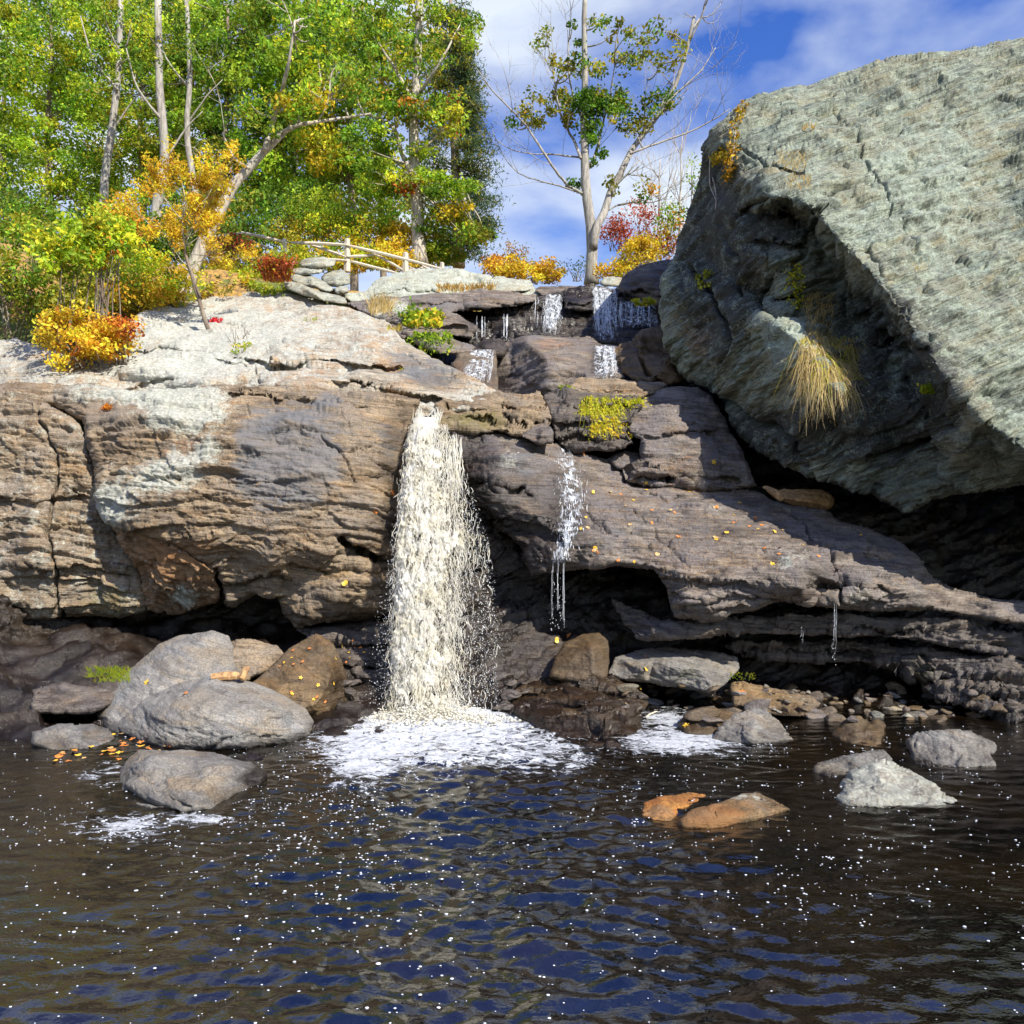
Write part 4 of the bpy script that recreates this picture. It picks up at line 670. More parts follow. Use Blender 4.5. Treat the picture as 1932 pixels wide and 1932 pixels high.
foam = 0.85 * np.exp(-((Xs - 830) / 120) ** 4 - ((Ysn - 1350) / 26) ** 2) + 0.74 * np.exp(-((Xs - 835) / 255) ** 4 - ((Ysn - 1398) / 60) ** 2)
foam = foam + 0.92 * np.exp(-((Xs - 1290) / 130) ** 2 - ((Ysn - 1398) / 26) ** 2) + 0.62 * np.exp(-((Xs - 1255) / 50) ** 2 - ((Ysn - 1352) / 18) ** 2)
foam = foam + 0.62 * np.exp(-((Xs - 230) / 110) ** 2 - ((Ysn - 1560) / 26) ** 2) + 0.62 * np.exp(-((Xs - 390) / 70) ** 2 - ((Ysn - 1545) / 10) ** 2) + .42 * np.exp(-((Xs - 680) / 60) ** 2 - ((Ysn - 1440) / 60) ** 2)
foam = foam + 0.2 * np.exp(-((Xs - 1060) / 60) ** 2 - ((Ysn - 1440) / 30) ** 2) + .35 * np.exp(-((Xs - 200) / 80) ** 2 - ((Ysn - 1460) / 30) ** 2)
wn_ = np.arange(XX.size).reshape(XX.shape)
wq = np.stack([wn_[:-1, :-1], wn_[:-1, 1:], wn_[1:, 1:], wn_[1:, :-1]], -1).reshape(-1, 4)
m, nt, b, out = nmat('pool_water'); q = NB(nt); geo = q.new('ShaderNodeNewGeometry').outputs['Position']
fa = q.attr('foam').outputs['Fac']
st = q.mapping(geo, scale=(1, 1.5, 1))
n1 = q.noise(st, 4, 8, .7, 1.0); n2 = q.noise(st, 24, 4, .6, .6)
wv3 = q.new('ShaderNodeVectorMath'); wv3.operation = 'MULTIPLY_ADD'; nv = q.new('ShaderNodeTexNoise'); q.link(geo, nv.inputs['Vector']); nv.inputs['Scale'].default_value = 5; nv.inputs['Detail'].default_value = 4
q.link(nv.outputs['Color'], wv3.inputs[0]); wv3.inputs[1].default_value = (.28, .16, 0); q.link(q.mapping(geo, scale=(.75, 1.35, 0)), wv3.inputs[2])
def lace(scale):
    vo = q.new('ShaderNodeTexVoronoi'); q.link(wv3.outputs[0], vo.inputs['Vector']); vo.inputs['Scale'].default_value = scale; vo.feature = 'DISTANCE_TO_EDGE'; return vo.outputs['Distance']
wd = q.math('ADD', q.math('MULTIPLY', fa, .50), q.math('MULTIPLY', q.math('SUBTRACT', n1, .5), 1.1)); wd = q.math('SUBTRACT', wd, .15)
f1 = q.remap(q.math('SUBTRACT', lace(9), wd), .04, -.05); f2 = q.remap(q.math('SUBTRACT', lace(24), wd), .02, -.10)
f = q.math('ADD', q.math('MULTIPLY', f1, .7), q.math('MULTIPLY', f2, .6), True); f = q.math('MULTIPLY', f, q.remap(n2, .30, .55, .55, 1.0)); f = q.math('MULTIPLY', f, q.remap(fa, .05, .25))
bub = q.new('ShaderNodeTexVoronoi'); q.link(geo, bub.inputs['Vector']); bub.inputs['Scale'].default_value = 42
deep = q.mix(q.remap(q.noise(geo, .9, 3, .5), .4, .62), (0.0015, 0.0012, 0.001), (0.008, 0.005, 0.002))
q.link(q.mix(f, deep, (0.52, 0.55, 0.60)), b.inputs['Base Color'])
rr = q.new('ShaderNodeMapRange'); q.link(f, rr.inputs[0]); rr.inputs[3].default_value = 0.03; rr.inputs[4].default_value = 0.6; q.link(rr.outputs[0], b.inputs['Roughness'])
b.inputs['IOR'].default_value = 1.85; b.inputs['Specular IOR Level'].default_value = 1.0
bp = q.new('ShaderNodeBump'); bp.inputs['Strength'].default_value = .35; bp.inputs['Distance'].default_value = .01
q.link(q.math('ADD', q.noise(st, 30, 3, .5), q.math('MULTIPLY', f, 1.2)), bp.inputs['Height']); q.link(bp.outputs[0], b.inputs['Normal'])
tag(mesh_obj('pool_water', np.stack([XX, YY, zw], -1).reshape(-1, 3), wq, None, m, attrs=dict(foam=foam.ravel())), kind='structure')

# foam bubbles floating on the pool
def blob(rng, n, sub=0):
    pass
OCT = np.array([[1, 0, 0], [-1, 0, 0], [0, 1, 0], [0, -1, 0], [0, 0, 1], [0, 0, -1]], float)
OT = np.array([[0, 2, 4], [2, 1, 4], [1, 3, 4], [3, 0, 4], [2, 0, 5], [1, 2, 5], [3, 1, 5], [0, 3, 5]])
def ball_mesh():      # 26-vertex ball
    V = []; T = []
    V.append((0, 0, 1))
    for k in (1, 2, 3):
        a = k * math.pi / 4
        for j in range(8): V.append((math.sin(a) * math.cos(j * math.pi / 4), math.sin(a) * math.sin(j * math.pi / 4), math.cos(a)))
    V.append((0, 0, -1))
    for j in range(8):
        j2 = (j + 1) % 8; T.append((0, 1 + j, 1 + j2)); T.append((25, 17 + j2, 17 + j))
        for k in (0, 8): T.append((1 + k + j, 9 + k + j, 9 + k + j2)); T.append((1 + k + j, 9 + k + j2, 1 + k + j2))
    return np.array(V), np.array(T)
BV, BT = ball_mesh()
def balls(cen, rad_, flat=(1, 1, 1), low=False):
    v, t = (OCT, OT) if low else (BV, BT); n = len(cen)
    V = cen[:, None] + v[None] * np.asarray(flat)[None, None] * np.asarray(rad_).reshape(n, 1, -1)
    T = t[None] + (np.arange(n) * len(v))[:, None, None]; return V.reshape(-1, 3), T.reshape(-1, 3)
rng = np.random.RandomState(11)
def wz(x, y):
    i = np.clip(np.searchsorted(ys, y), 1, len(ys) - 1); j = np.clip(np.searchsorted(xs, x), 1, len(xs) - 1); return zw[i, j]
Nn = 52000
bX = rng.uniform(-80, 2010, Nn); bY = 1370 + 620 * rng.uniform(0, 1, Nn) ** 1.1
dens = 0.07 + 0.75 * np.exp(-((bX - 640) / 190) ** 2 - ((bY - 1520) / 170) ** 2) + .5 * np.exp(-((bX - 1290) / 190) ** 2 - ((bY - 1400) / 40) ** 2) + .32 * np.exp(-((bX - 1600) / 240) ** 2 - ((bY - 1640) / 90) ** 2) + .5 * np.exp(-((bX - 250) / 150) ** 2 - ((bY - 1560) / 34) ** 2)
dens += .3 * np.exp(-((bX - 1250) / 120) ** 2 - ((bY - 1530) / 70) ** 2) + .25 * np.exp(-((bX - 1700) / 160) ** 2 - ((bY - 1430) / 60) ** 2) - 0.06 * (bY > 1500) * (bX > 1300) * (bX < 1900)
cl = .7 * noise(np.stack([bX / 70, bY / 34, 0 * bX], -1), 3) + 1.1 * np.clip(1 - 5 * np.abs(noise(np.stack([bX / 60, bY / 22, 0 * bX], -1), 4)), 0, 1) - .25
ok = rng.uniform(0, 1, Nn) < np.clip(dens * (0.55 + 1.2 * np.clip(cl, -.4, 1)), 0, .8) * np.clip((1000 / (bY - 900)) * .5, .2, 1)
bX, bY = bX[ok], bY[ok]; D = EYE * FPX / (bY - HZ)
cen = P(bX, bY, D); rb = 0.003 + 0.0065 * rng.uniform(0, 1, len(bX)) ** 3; rb = np.where(rng.rand(len(bX)) < .03, rb * 1.8, rb)
zz = wz(cen[:, 0], cen[:, 1]); cen[:, 2] = zz + 0.001
V, T = balls(cen, rb, (1.25, 1.0, 0.38))
mf, nt, b, out = nmat('bubble_foam'); q = NB(nt); b.inputs['Base Color'].default_value = (.66, .70, .80, 1); b.inputs['Roughness'].default_value = .25
tag(mesh_obj('foam_bubbles', V, None, T, mf), 'white foam bubbles floating over the dark pool', 'foam', kind='stuff')

# ------------------------------------------------------------------ falling water
mw, nt, b, out = nmat('white_water'); q = NB(nt)
geo = q.new('ShaderNodeNewGeometry').outputs['Position']
cc = q.mix(q.remap(q.noise(q.mapping(geo, scale=(1, 1, .5)), 4.5, 6, .65), .42, .62), (0.95, 0.94, 0.90), (0.88, 0.83, 0.68))
q.link(cc, b.inputs['Base Color']); b.inputs['Roughness'].default_value = .25; b.inputs['Specular IOR Level'].default_value = .6
t = q.new('ShaderNodeBsdfTranslucent'); t.inputs[0].default_value = (.9, .88, .78, 1); x = q.new('ShaderNodeMixShader'); x.inputs[0].default_value = .48
q.link(b.outputs[0], x.inputs[1]); q.link(t.outputs[0], x.inputs[2]); q.link(x.outputs[0], out.inputs[0])
mw2, nt, b, out = nmat('clear_water_strands'); b.inputs['Base Color'].default_value = (.78, .82, .87, 1); b.inputs['Roughness'].default_value = .15; b.inputs['Specular IOR Level'].default_value = .8
mw3, nt, b, out = nmat('thin_sheet_of_water'); q = NB(nt); geo = q.new('ShaderNodeNewGeometry').outputs['Position']
b.inputs['Base Color'].default_value = (.80, .86, .94, 1); b.inputs['Roughness'].default_value = .18
tb = q.new('ShaderNodeBsdfTransparent'); x = q.new('ShaderNodeMixShader'); _m = q.new('ShaderNodeMath'); _m.operation = 'MULTIPLY'; _c = _m.inputs; q.link(q.attr('film').outputs['Fac'], _c[1]); q.link(_m.outputs[0], x.inputs[0])
q.link(q.remap(q.noise(q.mapping(geo, scale=(1, 1, .07)), 15, 5, .6, .5), .44, .68, .02, .8), _c[0]); q.link(tb.outputs[0], x.inputs[1]); q.link(b.outputs[0], x.inputs[2]); q.link(x.outputs[0], out.inputs[0])
def strokes(mb, P0, P1, r, rng, wig=.03, k=6, sides=4):
    """many short wiggly threads at once from P0 to P1"""
    n = len(P0); t = np.linspace(0, 1, k)[None, :, None]
    path = P0[:, None] * (1 - t) + P1[:, None] * t
    o = rng.uniform(0, 900, (n, 1, 1)); L = np.linalg.norm(P1 - P0, axis=1)[:, None, None]
    pp = path * np.array([7., 7, 7]) + np.concatenate([o, o * .37, o * .11], -1)
    off = np.stack([noise(pp, 1), noise(pp, 2) * .8, 0.25 * noise(pp, 3)], -1) * wig
    path = path + off * np.sin(np.pi * np.clip(t * .9 + .1, 0, 1)) ** .5
    rr = r[:, None] * (0.5 + 0.9 * rng.rand(n, k)) * np.sin(np.pi * np.linspace(.08, .95, k))[None] ** .6
    an = np.arange(sides) / sides * 2 * np.pi
    ring = np.stack([np.cos(an), np.sin(an), 0 * an], -1)[None, None]
    V = path[:, :, None] + ring * rr[:, :, None, None]
    base = (np.arange(n) * k * sides)[:, None, None] + (np.arange(k - 1) * sides)[None, :, None] ; j = np.arange(sides)[None, None]; j2 = (j + 1) % sides
    Q = np.stack([base + j, base + j2, base + sides + j2, base + sides + j], -1).reshape(-1, 4)
    mb.add(V.reshape(-1, 3), Q)
# main fall: rows -> left edge, dense right edge, spray right edge, distance
MF = np.array([(764, 784, 833, 834, 12.15), (800, 775, 842, 850, 11.9), (850, 767, 848, 876, 11.55), (930, 759, 858, 895, 11.1), (1010, 752, 886, 925, 10.75), (1060, 748, 882, 935, 10.6), (1100, 746, 868, 940, 10.5), (1200, 741, 862, 945, 10.3), (1300, 738, 866, 945, 10.12), (1346, 728, 876, 950, 10.0)], float)
def mf(Y): return [np.interp(Y, MF[:, 0], MF[:, c]) for c in (1, 2, 3, 4)]
wf = empty('waterfall', P(810, 1346, 10.0), 'tall frothy cream-white waterfall in the middle, plunging into the pool', 'waterfall')
res = 2.0; Yg = np.arange(792, 1352, 1.5); ug = np.linspace(0, 1, 110)
UU, YG = np.meshgrid(ug, Yg); l, rgt, sp, dd = mf(YG)
l = l + 6 * noise(np.stack([YG / 24, 0 * YG, 0 * YG + 3], -1)) + 3 * noise(np.stack([YG / 7, 0 * YG, 0 * YG + 3], -1)); rgt = rgt - 8 + 8 * noise(np.stack([YG / 24, 0 * YG, 0 * YG + 7], -1)) + 4 * noise(np.stack([YG / 7, 0 * YG, 0 * YG + 9], -1))
rgt = rgt - 4 + 12 * noise(np.stack([YG / 70, 0 * YG, 0 * YG + 17], -1)) * sstep(820, 900, YG); Xg = l + (rgt - l) * UU; wv = P(Xg, YG, dd)
bulge = np.sqrt(np.clip(1 - (2 * UU - 1) ** 2, 0, 1))
wq_ = wv + .06 * np.stack([noise(wv * 6, 21), noise(wv * 6, 22), noise(wv * 5, 23)], -1)
nn = np.abs(noise(wq_ * np.array([8, 8, 3.5]), 1)) * .13 + np.abs(noise(wq_ * np.array([19, 19, 8.]), 2)) * .07 + np.abs(noise(wq_ * np.array([42, 42, 20.]), 3)) * .035
amp_f = sstep(790, 860, YG)
wv[..., 1] -= 0.05 + 0.24 * bulge + nn * .75 * amp_f
core_n = np.arange(UU.size).reshape(UU.shape)
hole = noise(wv * np.array([11, 4, 5.0]), 7) + .5 * noise(wv * np.array([28, 8, 15.0]), 8) + 0.25 * sstep(0.12, 0.0, UU) + .6 * sstep(.6, 1.0, UU) + .5 * sstep(1250, 1340, YG)
cq = np.stack([core_n[:-1, :-1], core_n[1:, :-1], core_n[1:, 1:], core_n[:-1, 1:]], -1)[(hole[:-1, :-1] < 0.42)]
mesh_obj('water_sheet', wv.reshape(-1, 3), cq, None, mw, wf)
mb = MB()
n = 7500; Y0 = 798 + 562 * rng.rand(n) ** .95; u = rng.rand(n); l, rgt, sp, dd = mf(Y0); X0 = l - 3 + (rgt - l + 4) * u + rng.normal(0, 1, n) * np.where(u > .7, 10, 4) * sstep(800, 860, Y0)
Ln = 5 + 30 * rng.rand(n) ** 2.2; dx = rng.normal(0, 1, n) * (3 + 5 * (Y0 - 760) / 600)
Y1 = np.minimum(Y0 + Ln, 1356); d0 = dd - .12 - .36 * rng.rand(n) * np.sqrt(np.clip(1 - (2 * u - 1) ** 2, 0.05, 1)); l1, r1, s1, dd1 = mf(Y1)
strokes(mb, P(X0, Y0, d0), P(X0 + dx, Y1, d0 + dd1 - dd), 0.0016 + .0036 * rng.rand(n) ** 2.5, rng, .05)
# looser threads towards the right
n = 300; Y0 = 815 + 520 * rng.rand(n); l, rgt, sp, dd = mf(Y0); u = rng.rand(n) ** 1.3; X0 = rgt - 12 + (sp - rgt + 10) * u; Ln = 4 + 26 * rng.rand(n) ** 2
Y1 = np.minimum(Y0 + Ln, 1350); d0 = dd - .06 - .2 * rng.rand(n)
strokes(mb, P(X0, Y0, d0), P(X0 + rng.normal(0, 3, n), Y1, d0 - .05), 0.0018 + .0038 * rng.rand(n) ** 2, rng, .05)
# the two arms at the lip
n = 130; s = rng.rand(n) < .5; X0 = np.where(s, 792, 827) + rng.normal(0, 6, n); X1 = np.where(s, 797, 818) + rng.normal(0, 8, n)
strokes(mb, P(X0, 766 + 22 * rng.rand(n), np.full(n, 12.0)), P(X1, 806 + 12 * rng.rand(n), np.full(n, 11.75)), .002 + .005 * rng.rand(n), rng, .05)
n = 70; strokes(mb, P(840 + 32 * rng.rand(n), 818 + 50 * rng.rand(n) ** 1.5, np.full(n, 11.6)), P(842 + 32 * rng.rand(n), 905 + 40 * rng.rand(n), np.full(n, 11.2)), .0025 + .005 * rng.rand(n), rng, .03, k=10)
tag(mb.build('water_threads', mw, wf, color=False), kind='stuff')
n = 5200; Y0 = 800 + 560 * rng.rand(n) ** .7; l, rgt, sp, dd = mf(Y0); side = rng.rand(n)
X0 = np.where(side < .25, l - np.abs(rng.normal(0, 1, n)) * (3 + 22 * np.clip((Y0 - 950) / 400, 0, 1)), rgt - 20 + (sp + 14 - rgt) * rng.rand(n) ** 1.3)
V, T = balls(P(X0, Y0, dd - .3 * rng.rand(n) + .05), 0.0018 + .0048 * rng.rand(n) ** 3, (1, 1, 1.7), True)
tag(mesh_obj('spray_drops', V, None, T, mw2, wf), kind='stuff')
# boiling foot
n = 3600; Xf = 810 + rng.normal(0, 1, n) * 78; Yf = 1352 + rng.normal(0, 1, n) * 11; Df = np.clip(EYE * FPX / (Yf - HZ), 8.7, 10.2)
c0 = P(Xf, Yf, Df); c0[:, 2] = np.abs(rng.normal(0, 1, n)) * .07 * np.exp(-((Xf - 815) / 90) ** 2) + .002
V, T = balls(c0, np.stack([.006 + .017 * rng.rand(n)] * 3, -1) * rng.uniform(.6, 1.3, (n, 3)), (1.2, 1.0, .6), True)
tag(mesh_obj('foam', V, None, T, mw, wf, smooth=True), kind='stuff')

seed_ = 0
def fall(label, top, bot, density, rr=(.002, .007), drops=200, sheet=True, group=None, wig=.012, k=9, brk=.75, cluster=None):
    """top and bot: (x left, x right, row, distance)"""
    o = empty('waterfall', P((bot[0] + bot[1]) / 2, bot[2], bot[3]), label, 'waterfall', group)
    global seed_; seed_ += 1; mb = MB(); n = density; u = rng.rand(n)
    if cluster: u = np.clip(np.array(cluster)[rng.randint(0, len(cluster), n)] + rng.normal(0, .02, n), 0, 1)
    P0 = P(top[0] + (top[1] - top[0]) * u, top[2] + 2 * rng.rand(n), top[3] - .04 * rng.rand(n)); t1 = rng.rand(n) ** .35; ub = np.clip(u + rng.normal(0, .03, n), -.05, 1.05)
    P1 = P(bot[0] + (bot[1] - bot[0]) * ub, bot[2] + 2 * rng.rand(n), bot[3] - .08 * rng.rand(n)); P1 = P0 + (P1 - P0) * t1[:, None]
    a = rng.rand(n) < brk; s_ = rng.rand(n)[:, None] * .85; L_ = .08 + .3 * rng.rand(n)[:, None]; P0, P1 = np.where(a[:, None], P0 + (P1 - P0) * s_, P0), np.where(a[:, None], P0 + (P1 - P0) * np.minimum(1, s_ + L_), P1)
    cut = noise(np.stack([u * 14, np.full(n, seed_ * 3.3), 0 * u], -1)); kp = cut > -.12; strokes(mb, P0[kp], P1[kp], (rr[0] + (rr[1] - rr[0]) * rng.rand(n) ** 2)[kp], rng, wig, k)
    tag(mb.build('water_threads', mw2, o, color=False), kind='stuff')
    if sheet:
        tt, uu = np.meshgrid(np.linspace(0, 1, 40), np.linspace(0, 1, 24), indexing='ij')
        xs_ = (top[0] + (top[1] - top[0]) * uu) * (1 - tt) + (bot[0] + (bot[1] - bot[0]) * uu) * tt; ed_ = (uu - .5) * 2; xs_ = xs_ - ed_ * 3 * noise(np.stack([tt * 9, ed_ * 0 + (ed_ > 0) * 5., tt * 0 + seed_], -1)).clip(-.2, 1)
        sv = P(xs_, top[2] + (bot[2] - top[2]) * tt, top[3] + (bot[3] - top[3]) * tt - .03); sv[..., 1] -= .05 * np.abs(noise(sv * np.array([9, 3, 2.5]), 4)) * 2
        si = np.arange(40 * 24).reshape(40, 24); mesh_obj('water_sheet', sv.reshape(-1, 3), np.stack([si[:-1, :-1], si[1:, :-1], si[1:, 1:], si[:-1, 1:]], -1).reshape(-1, 4), None, mw3, o, attrs=dict(film=(np.clip(1.25 - ed_ ** 2 - .35 * np.abs(noise(np.stack([uu * 7, tt * 2, 0 * tt + seed_], -1))), 0, 1) * sstep(1.0, .8, tt + .3 * noise(np.stack([uu * 9, 0 * uu, 0 * uu + seed_], -1)))).ravel()))
    if drops:
        n = drops // 2; u = rng.rand(n); v = rng.rand(n) ** .7
        V, T = balls(P((top[0] + (top[1] - top[0]) * u) * (1 - v) + (bot[0] + (bot[1] - bot[0]) * u) * v, top[2] + (bot[2] - top[2]) * v, top[3] + (bot[3] - top[3]) * v - .1 * rng.rand(n)), .002 + .0045 * rng.rand(n) ** 2, (1, 1, 1.9), True)
        tag(mesh_obj('spray_drops', V, None, T, mw2, o), kind='stuff')
    return o
fall('widest of the top waterfalls, falling over the rim beside the tall bare tree', (1116, 1166, 541, 17.9), (1120, 1168, 642, 16.2), 190, (.002, .005), 380, wig=.07)
fall('thin curtain of separate drips to the right of the widest top waterfall', (1168, 1240, 568, 17.3), (1168, 1240, 618, 16.4), 150, (.0018, .005), 160, cluster=[.05, .2, .33, .5, .62, .78, .86, .95])
fall('white slanting fall left of the dark rock in the upper middle', (1030, 1062, 556, 17.5), (1022, 1056, 632, 16.4), 150, (.002, .005), 300, wig=.07)
fall('fine row of trickles left of the white slanting fall', (1000, 1032, 560, 17.4), (1000, 1022, 634, 16.5), 34, (.0018, .004), 40, cluster=[.05, .3, .5, .8], sheet=False, brk=.5)
fall('narrow twin trickle just above the block with the dark side', (944, 966, 592, 17), (946, 962, 642, 16.1), 40, (.002, .005), 30, cluster=[.3, .55, .6], sheet=False, brk=.5)
fall('leftmost faint trickle of the upper row', (897, 922, 596, 17), (897, 922, 645, 16), 26, (.0018, .004), 40, cluster=[.1, .5, .72], sheet=False, brk=.5)
fall('fan-shaped small cascade sliding over the ledge left of the block', (888, 932, 660, 15.2), (868, 926, 722, 13.75), 170, (.0016, .0045), 160, wig=.04)
fall('short bluish fall running over the right end of the big brown block', (1122, 1160, 652, 14.95), (1118, 1168, 714, 13.85), 110, (.0016, .005), 200, wig=.05, cluster=[.25, .5, .55, .85, .9, .8])
fall('two thin threads of water dropping below the bulging wet rock', (1040, 1066, 1062, 10.45), (1036, 1066, 1190, 10.5), 18, (.0012, .0028), 170, cluster=[.08, .5, .95, .9], brk=.3, sheet=False)
fall('single fine thread of water under the right end of the long slab', (1573, 1579, 1138, 9.75), (1570, 1577, 1256, 9.9), 9, (.0012, .0028), 50, sheet=False, brk=.3)
fall('fainter short drip left of the fine thread under the slab', (1510, 1516, 1178, 10.1), (1510, 1516, 1230, 10.2), 5, (.0012, .0025), 12, sheet=False)
# film of water running down the face of the bulging rock
film = empty('waterfall', P(1055, 1060, 10.6), 'speckled film of water sliding down the bulging wet rock right of the main fall', 'waterfall')
fr, fc = 60, 12; tt, uu = np.meshgrid(np.linspace(0, 1, fr), np.linspace(-1, 1, fc), indexing='ij'); FYs = 846 + 216 * tt
FXs = np.interp(FYs, [846, 900, 960, 1020, 1062], [1062, 1078, 1078, 1066, 1053]) + uu * np.interp(FYs, [846, 900, 1000, 1062], [14, 24, 20, 13]); FD = np.array([[surf(a, b) or 11 for a, b in zip(r1, r2)] for r1, r2 in zip(FXs, FYs)])
si = np.arange(fr * fc).reshape(fr, fc); mesh_obj('water_sheet', P(FXs, FYs, FD - .02).reshape(-1, 3), np.stack([si[:-1, :-1], si[1:, :-1], si[1:, 1:], si[:-1, 1:]], -1).reshape(-1, 4), None, mw3, film, attrs=dict(film=((1 - uu ** 2) * .9).ravel()))
mb = MB(); A = []; B = []; n = 420
for _ in range(n):
    Y = rng.uniform(846, 1058); c = np.interp(Y, [846, 900, 960, 1020, 1060], [1062, 1078, 1078, 1066, 1055]); w = np.interp(Y, [846, 900, 1000, 1060], [16, 24, 22, 14]); X = rng.normal(c, w * .55); L = rng.uniform(3, 14)
    s0 = surf(X, Y); s1 = surf(X + 1, Y + L)
    if s0 and s1 and abs(s0 - s1) < .25: A.append(P(X, Y, s0 - .012)); B.append(P(X + rng.normal(0, 2), Y + L, s1 - .012))
strokes(mb, np.array(A), np.array(B), .0015 + .004 * rng.rand(len(A)) ** 2, rng, .012, 4); tag(mb.build('water_threads', mw2, film, color=False), kind='stuff')

# ------------------------------------------------------------------ plants
GREEN = [(0.13, 0.27, 0.02), (0.20, 0.36, 0.025), (0.32, 0.45, 0.03), (0.07, 0.16, 0.012)]
LIME = [(0.44, 0.55, 0.03), (0.32, 0.47, 0.03), (0.60, 0.58, 0.03), (0.20, 0.34, 0.02)]
YELLOW = [(0.78, 0.52, 0.03), (0.85, 0.62, 0.05), (0.62, 0.46, 0.03), (0.70, 0.38, 0.03)]
ORANGE = [(0.72, 0.30, 0.03), (0.62, 0.20, 0.03), (0.75, 0.42, 0.04)]
RED = [(0.42, 0.07, 0.03), (0.52, 0.13, 0.05), (0.34, 0.10, 0.06)]
OLIVE = [(0.30, 0.30, 0.03), (0.42, 0.36, 0.03), (0.19, 0.22, 0.02)]
BLUEG = [(0.06, 0.13, 0.055), (0.09, 0.17, 0.07), (0.045, 0.09, 0.04), (0.16, 0.19, 0.05)]
DRY = [(0.62, 0.46, 0.20), (0.55, 0.40, 0.14), (0.70, 0.55, 0.28), (0.42, 0.30, 0.10)]
def leaves(mb, C, size, pal, rng, aspect=.55, droop=0.0, jit=.25):
    n = len(C)
    if n == 0: return
    a = rng.normal(size=(n, 3)); a[:, 2] -= droop; a /= np.linalg.norm(a, axis=1)[:, None] + 1e-9
    b = np.cross(a, rng.normal(size=(n, 3))); b /= np.linalg.norm(b, axis=1)[:, None] + 1e-9; c = np.cross(a, b)
    s = (size * rng.uniform(.6, 1.3, n))[:, None]
    V = np.stack([C - a * s * .5, C + b * s * aspect * .5 + c * s * .08, C + a * s * .5, C - b * s * aspect * .5 + c * s * .08], 1)
    Q = np.arange(n * 4).reshape(n, 4)
    pal = np.asarray(pal, float)
    col = pal if len(pal) == n and pal.ndim == 2 else pal[rng.randint(0, len(pal), n)]
    col = np.clip(col * rng.uniform(1 - jit, 1 + jit, (n, 1)) * rng.uniform(.93, 1.07, (n, 3)), 0, .9)
    mb.add(V.reshape(-1, 3), Q, None, np.repeat(col, 4, 0))
def clumps(mb, cen, rad_, per, size, pals, rng, flat=.7, aspect=.55, droop=.2, hue=.35):
    cen = np.asarray(cen, float); n = len(cen); N = n * per
    d = rng.normal(size=(N, 3)); d /= np.linalg.norm(d, axis=1)[:, None]; d *= (rng.rand(N, 1) ** .5)
    R = np.broadcast_to(np.asarray(rad_, float), (n,)); C = np.repeat(cen, per, 0) + d * np.repeat(R, per)[:, None] * np.array([1, 1, flat])
    pals = np.asarray(pals, float); ci = rng.randint(0, len(pals), n)
    li = np.where(rng.rand(N) < hue, rng.randint(0, len(pals), N), np.repeat(ci, per)); leaves(mb, C, size, pals[li] * np.repeat(rng.uniform(.6, 1.5, n), per)[:, None], rng, aspect, droop)
def limb(path, n=8, wob=.03, rng=rng):
    path = np.asarray(path, float)
    t = np.linspace(0, 1, len(path)); s = np.linspace(0, 1, n)
    # smooth by Catmull-like averaging
    q = np.stack([np.interp(s, t, path[:, k]) for k in range(3)], -1)
    for _ in range(2): q[1:-1] = .25 * q[:-2] + .5 * q[1:-1] + .25 * q[2:]
    L = np.linalg.norm(path[-1] - path[0]); q[1:-1] += rng.normal(0, wob * L / n, (n - 2, 3)); return q
def twigs(mb, start, dirv, L, r, level, rng, tips, spread=.7, up=.15, kids=3, C=None, sides=5):
    dirv = dirv / (np.linalg.norm(dirv) + 1e-9); k = 5; pts = [np.array(start, float)]
    d = dirv.copy()
    for _ in range(k - 1):
        d = d + rng.normal(0, .16, 3) + np.array([0, 0, up * .3]); d /= np.linalg.norm(d); pts.append(pts[-1] + d * L / (k - 1))
    pts = np.array(pts); mb.tube(pts, np.linspace(r, r * .45, k), sides if r > .012 else 3, C)
    if level == 0: tips.append(pts[-1]); tips.append(pts[2]); return
    for j in range(kids):
        t = rng.uniform(.3, 1.0); i = min(k - 2, int(t * (k - 1))); p = pts[i] + (pts[i + 1] - pts[i]) * (t * (k - 1) - i)
        nd = d + rng.normal(0, spread, 3) + np.array([0, 0, up]); twigs(mb, p, nd, L * rng.uniform(.45, .75), r * .5, level - 1, rng, tips, spread, up, kids, C, max(3, sides - 1))
def pxpath(pts, D, rng=None, dj=0):
    pts = np.array(pts, float); Ds = np.full(len(pts), float(D)) if pts.shape[1] < 3 else pts[:, 2]
    if dj: Ds = Ds + np.cumsum(np.random.RandomState(int(abs(pts[0, 0] * 7 + pts[0, 1]))).normal(0, dj, len(pts)))
    return P(pts[:, 0], pts[:, 1], Ds)

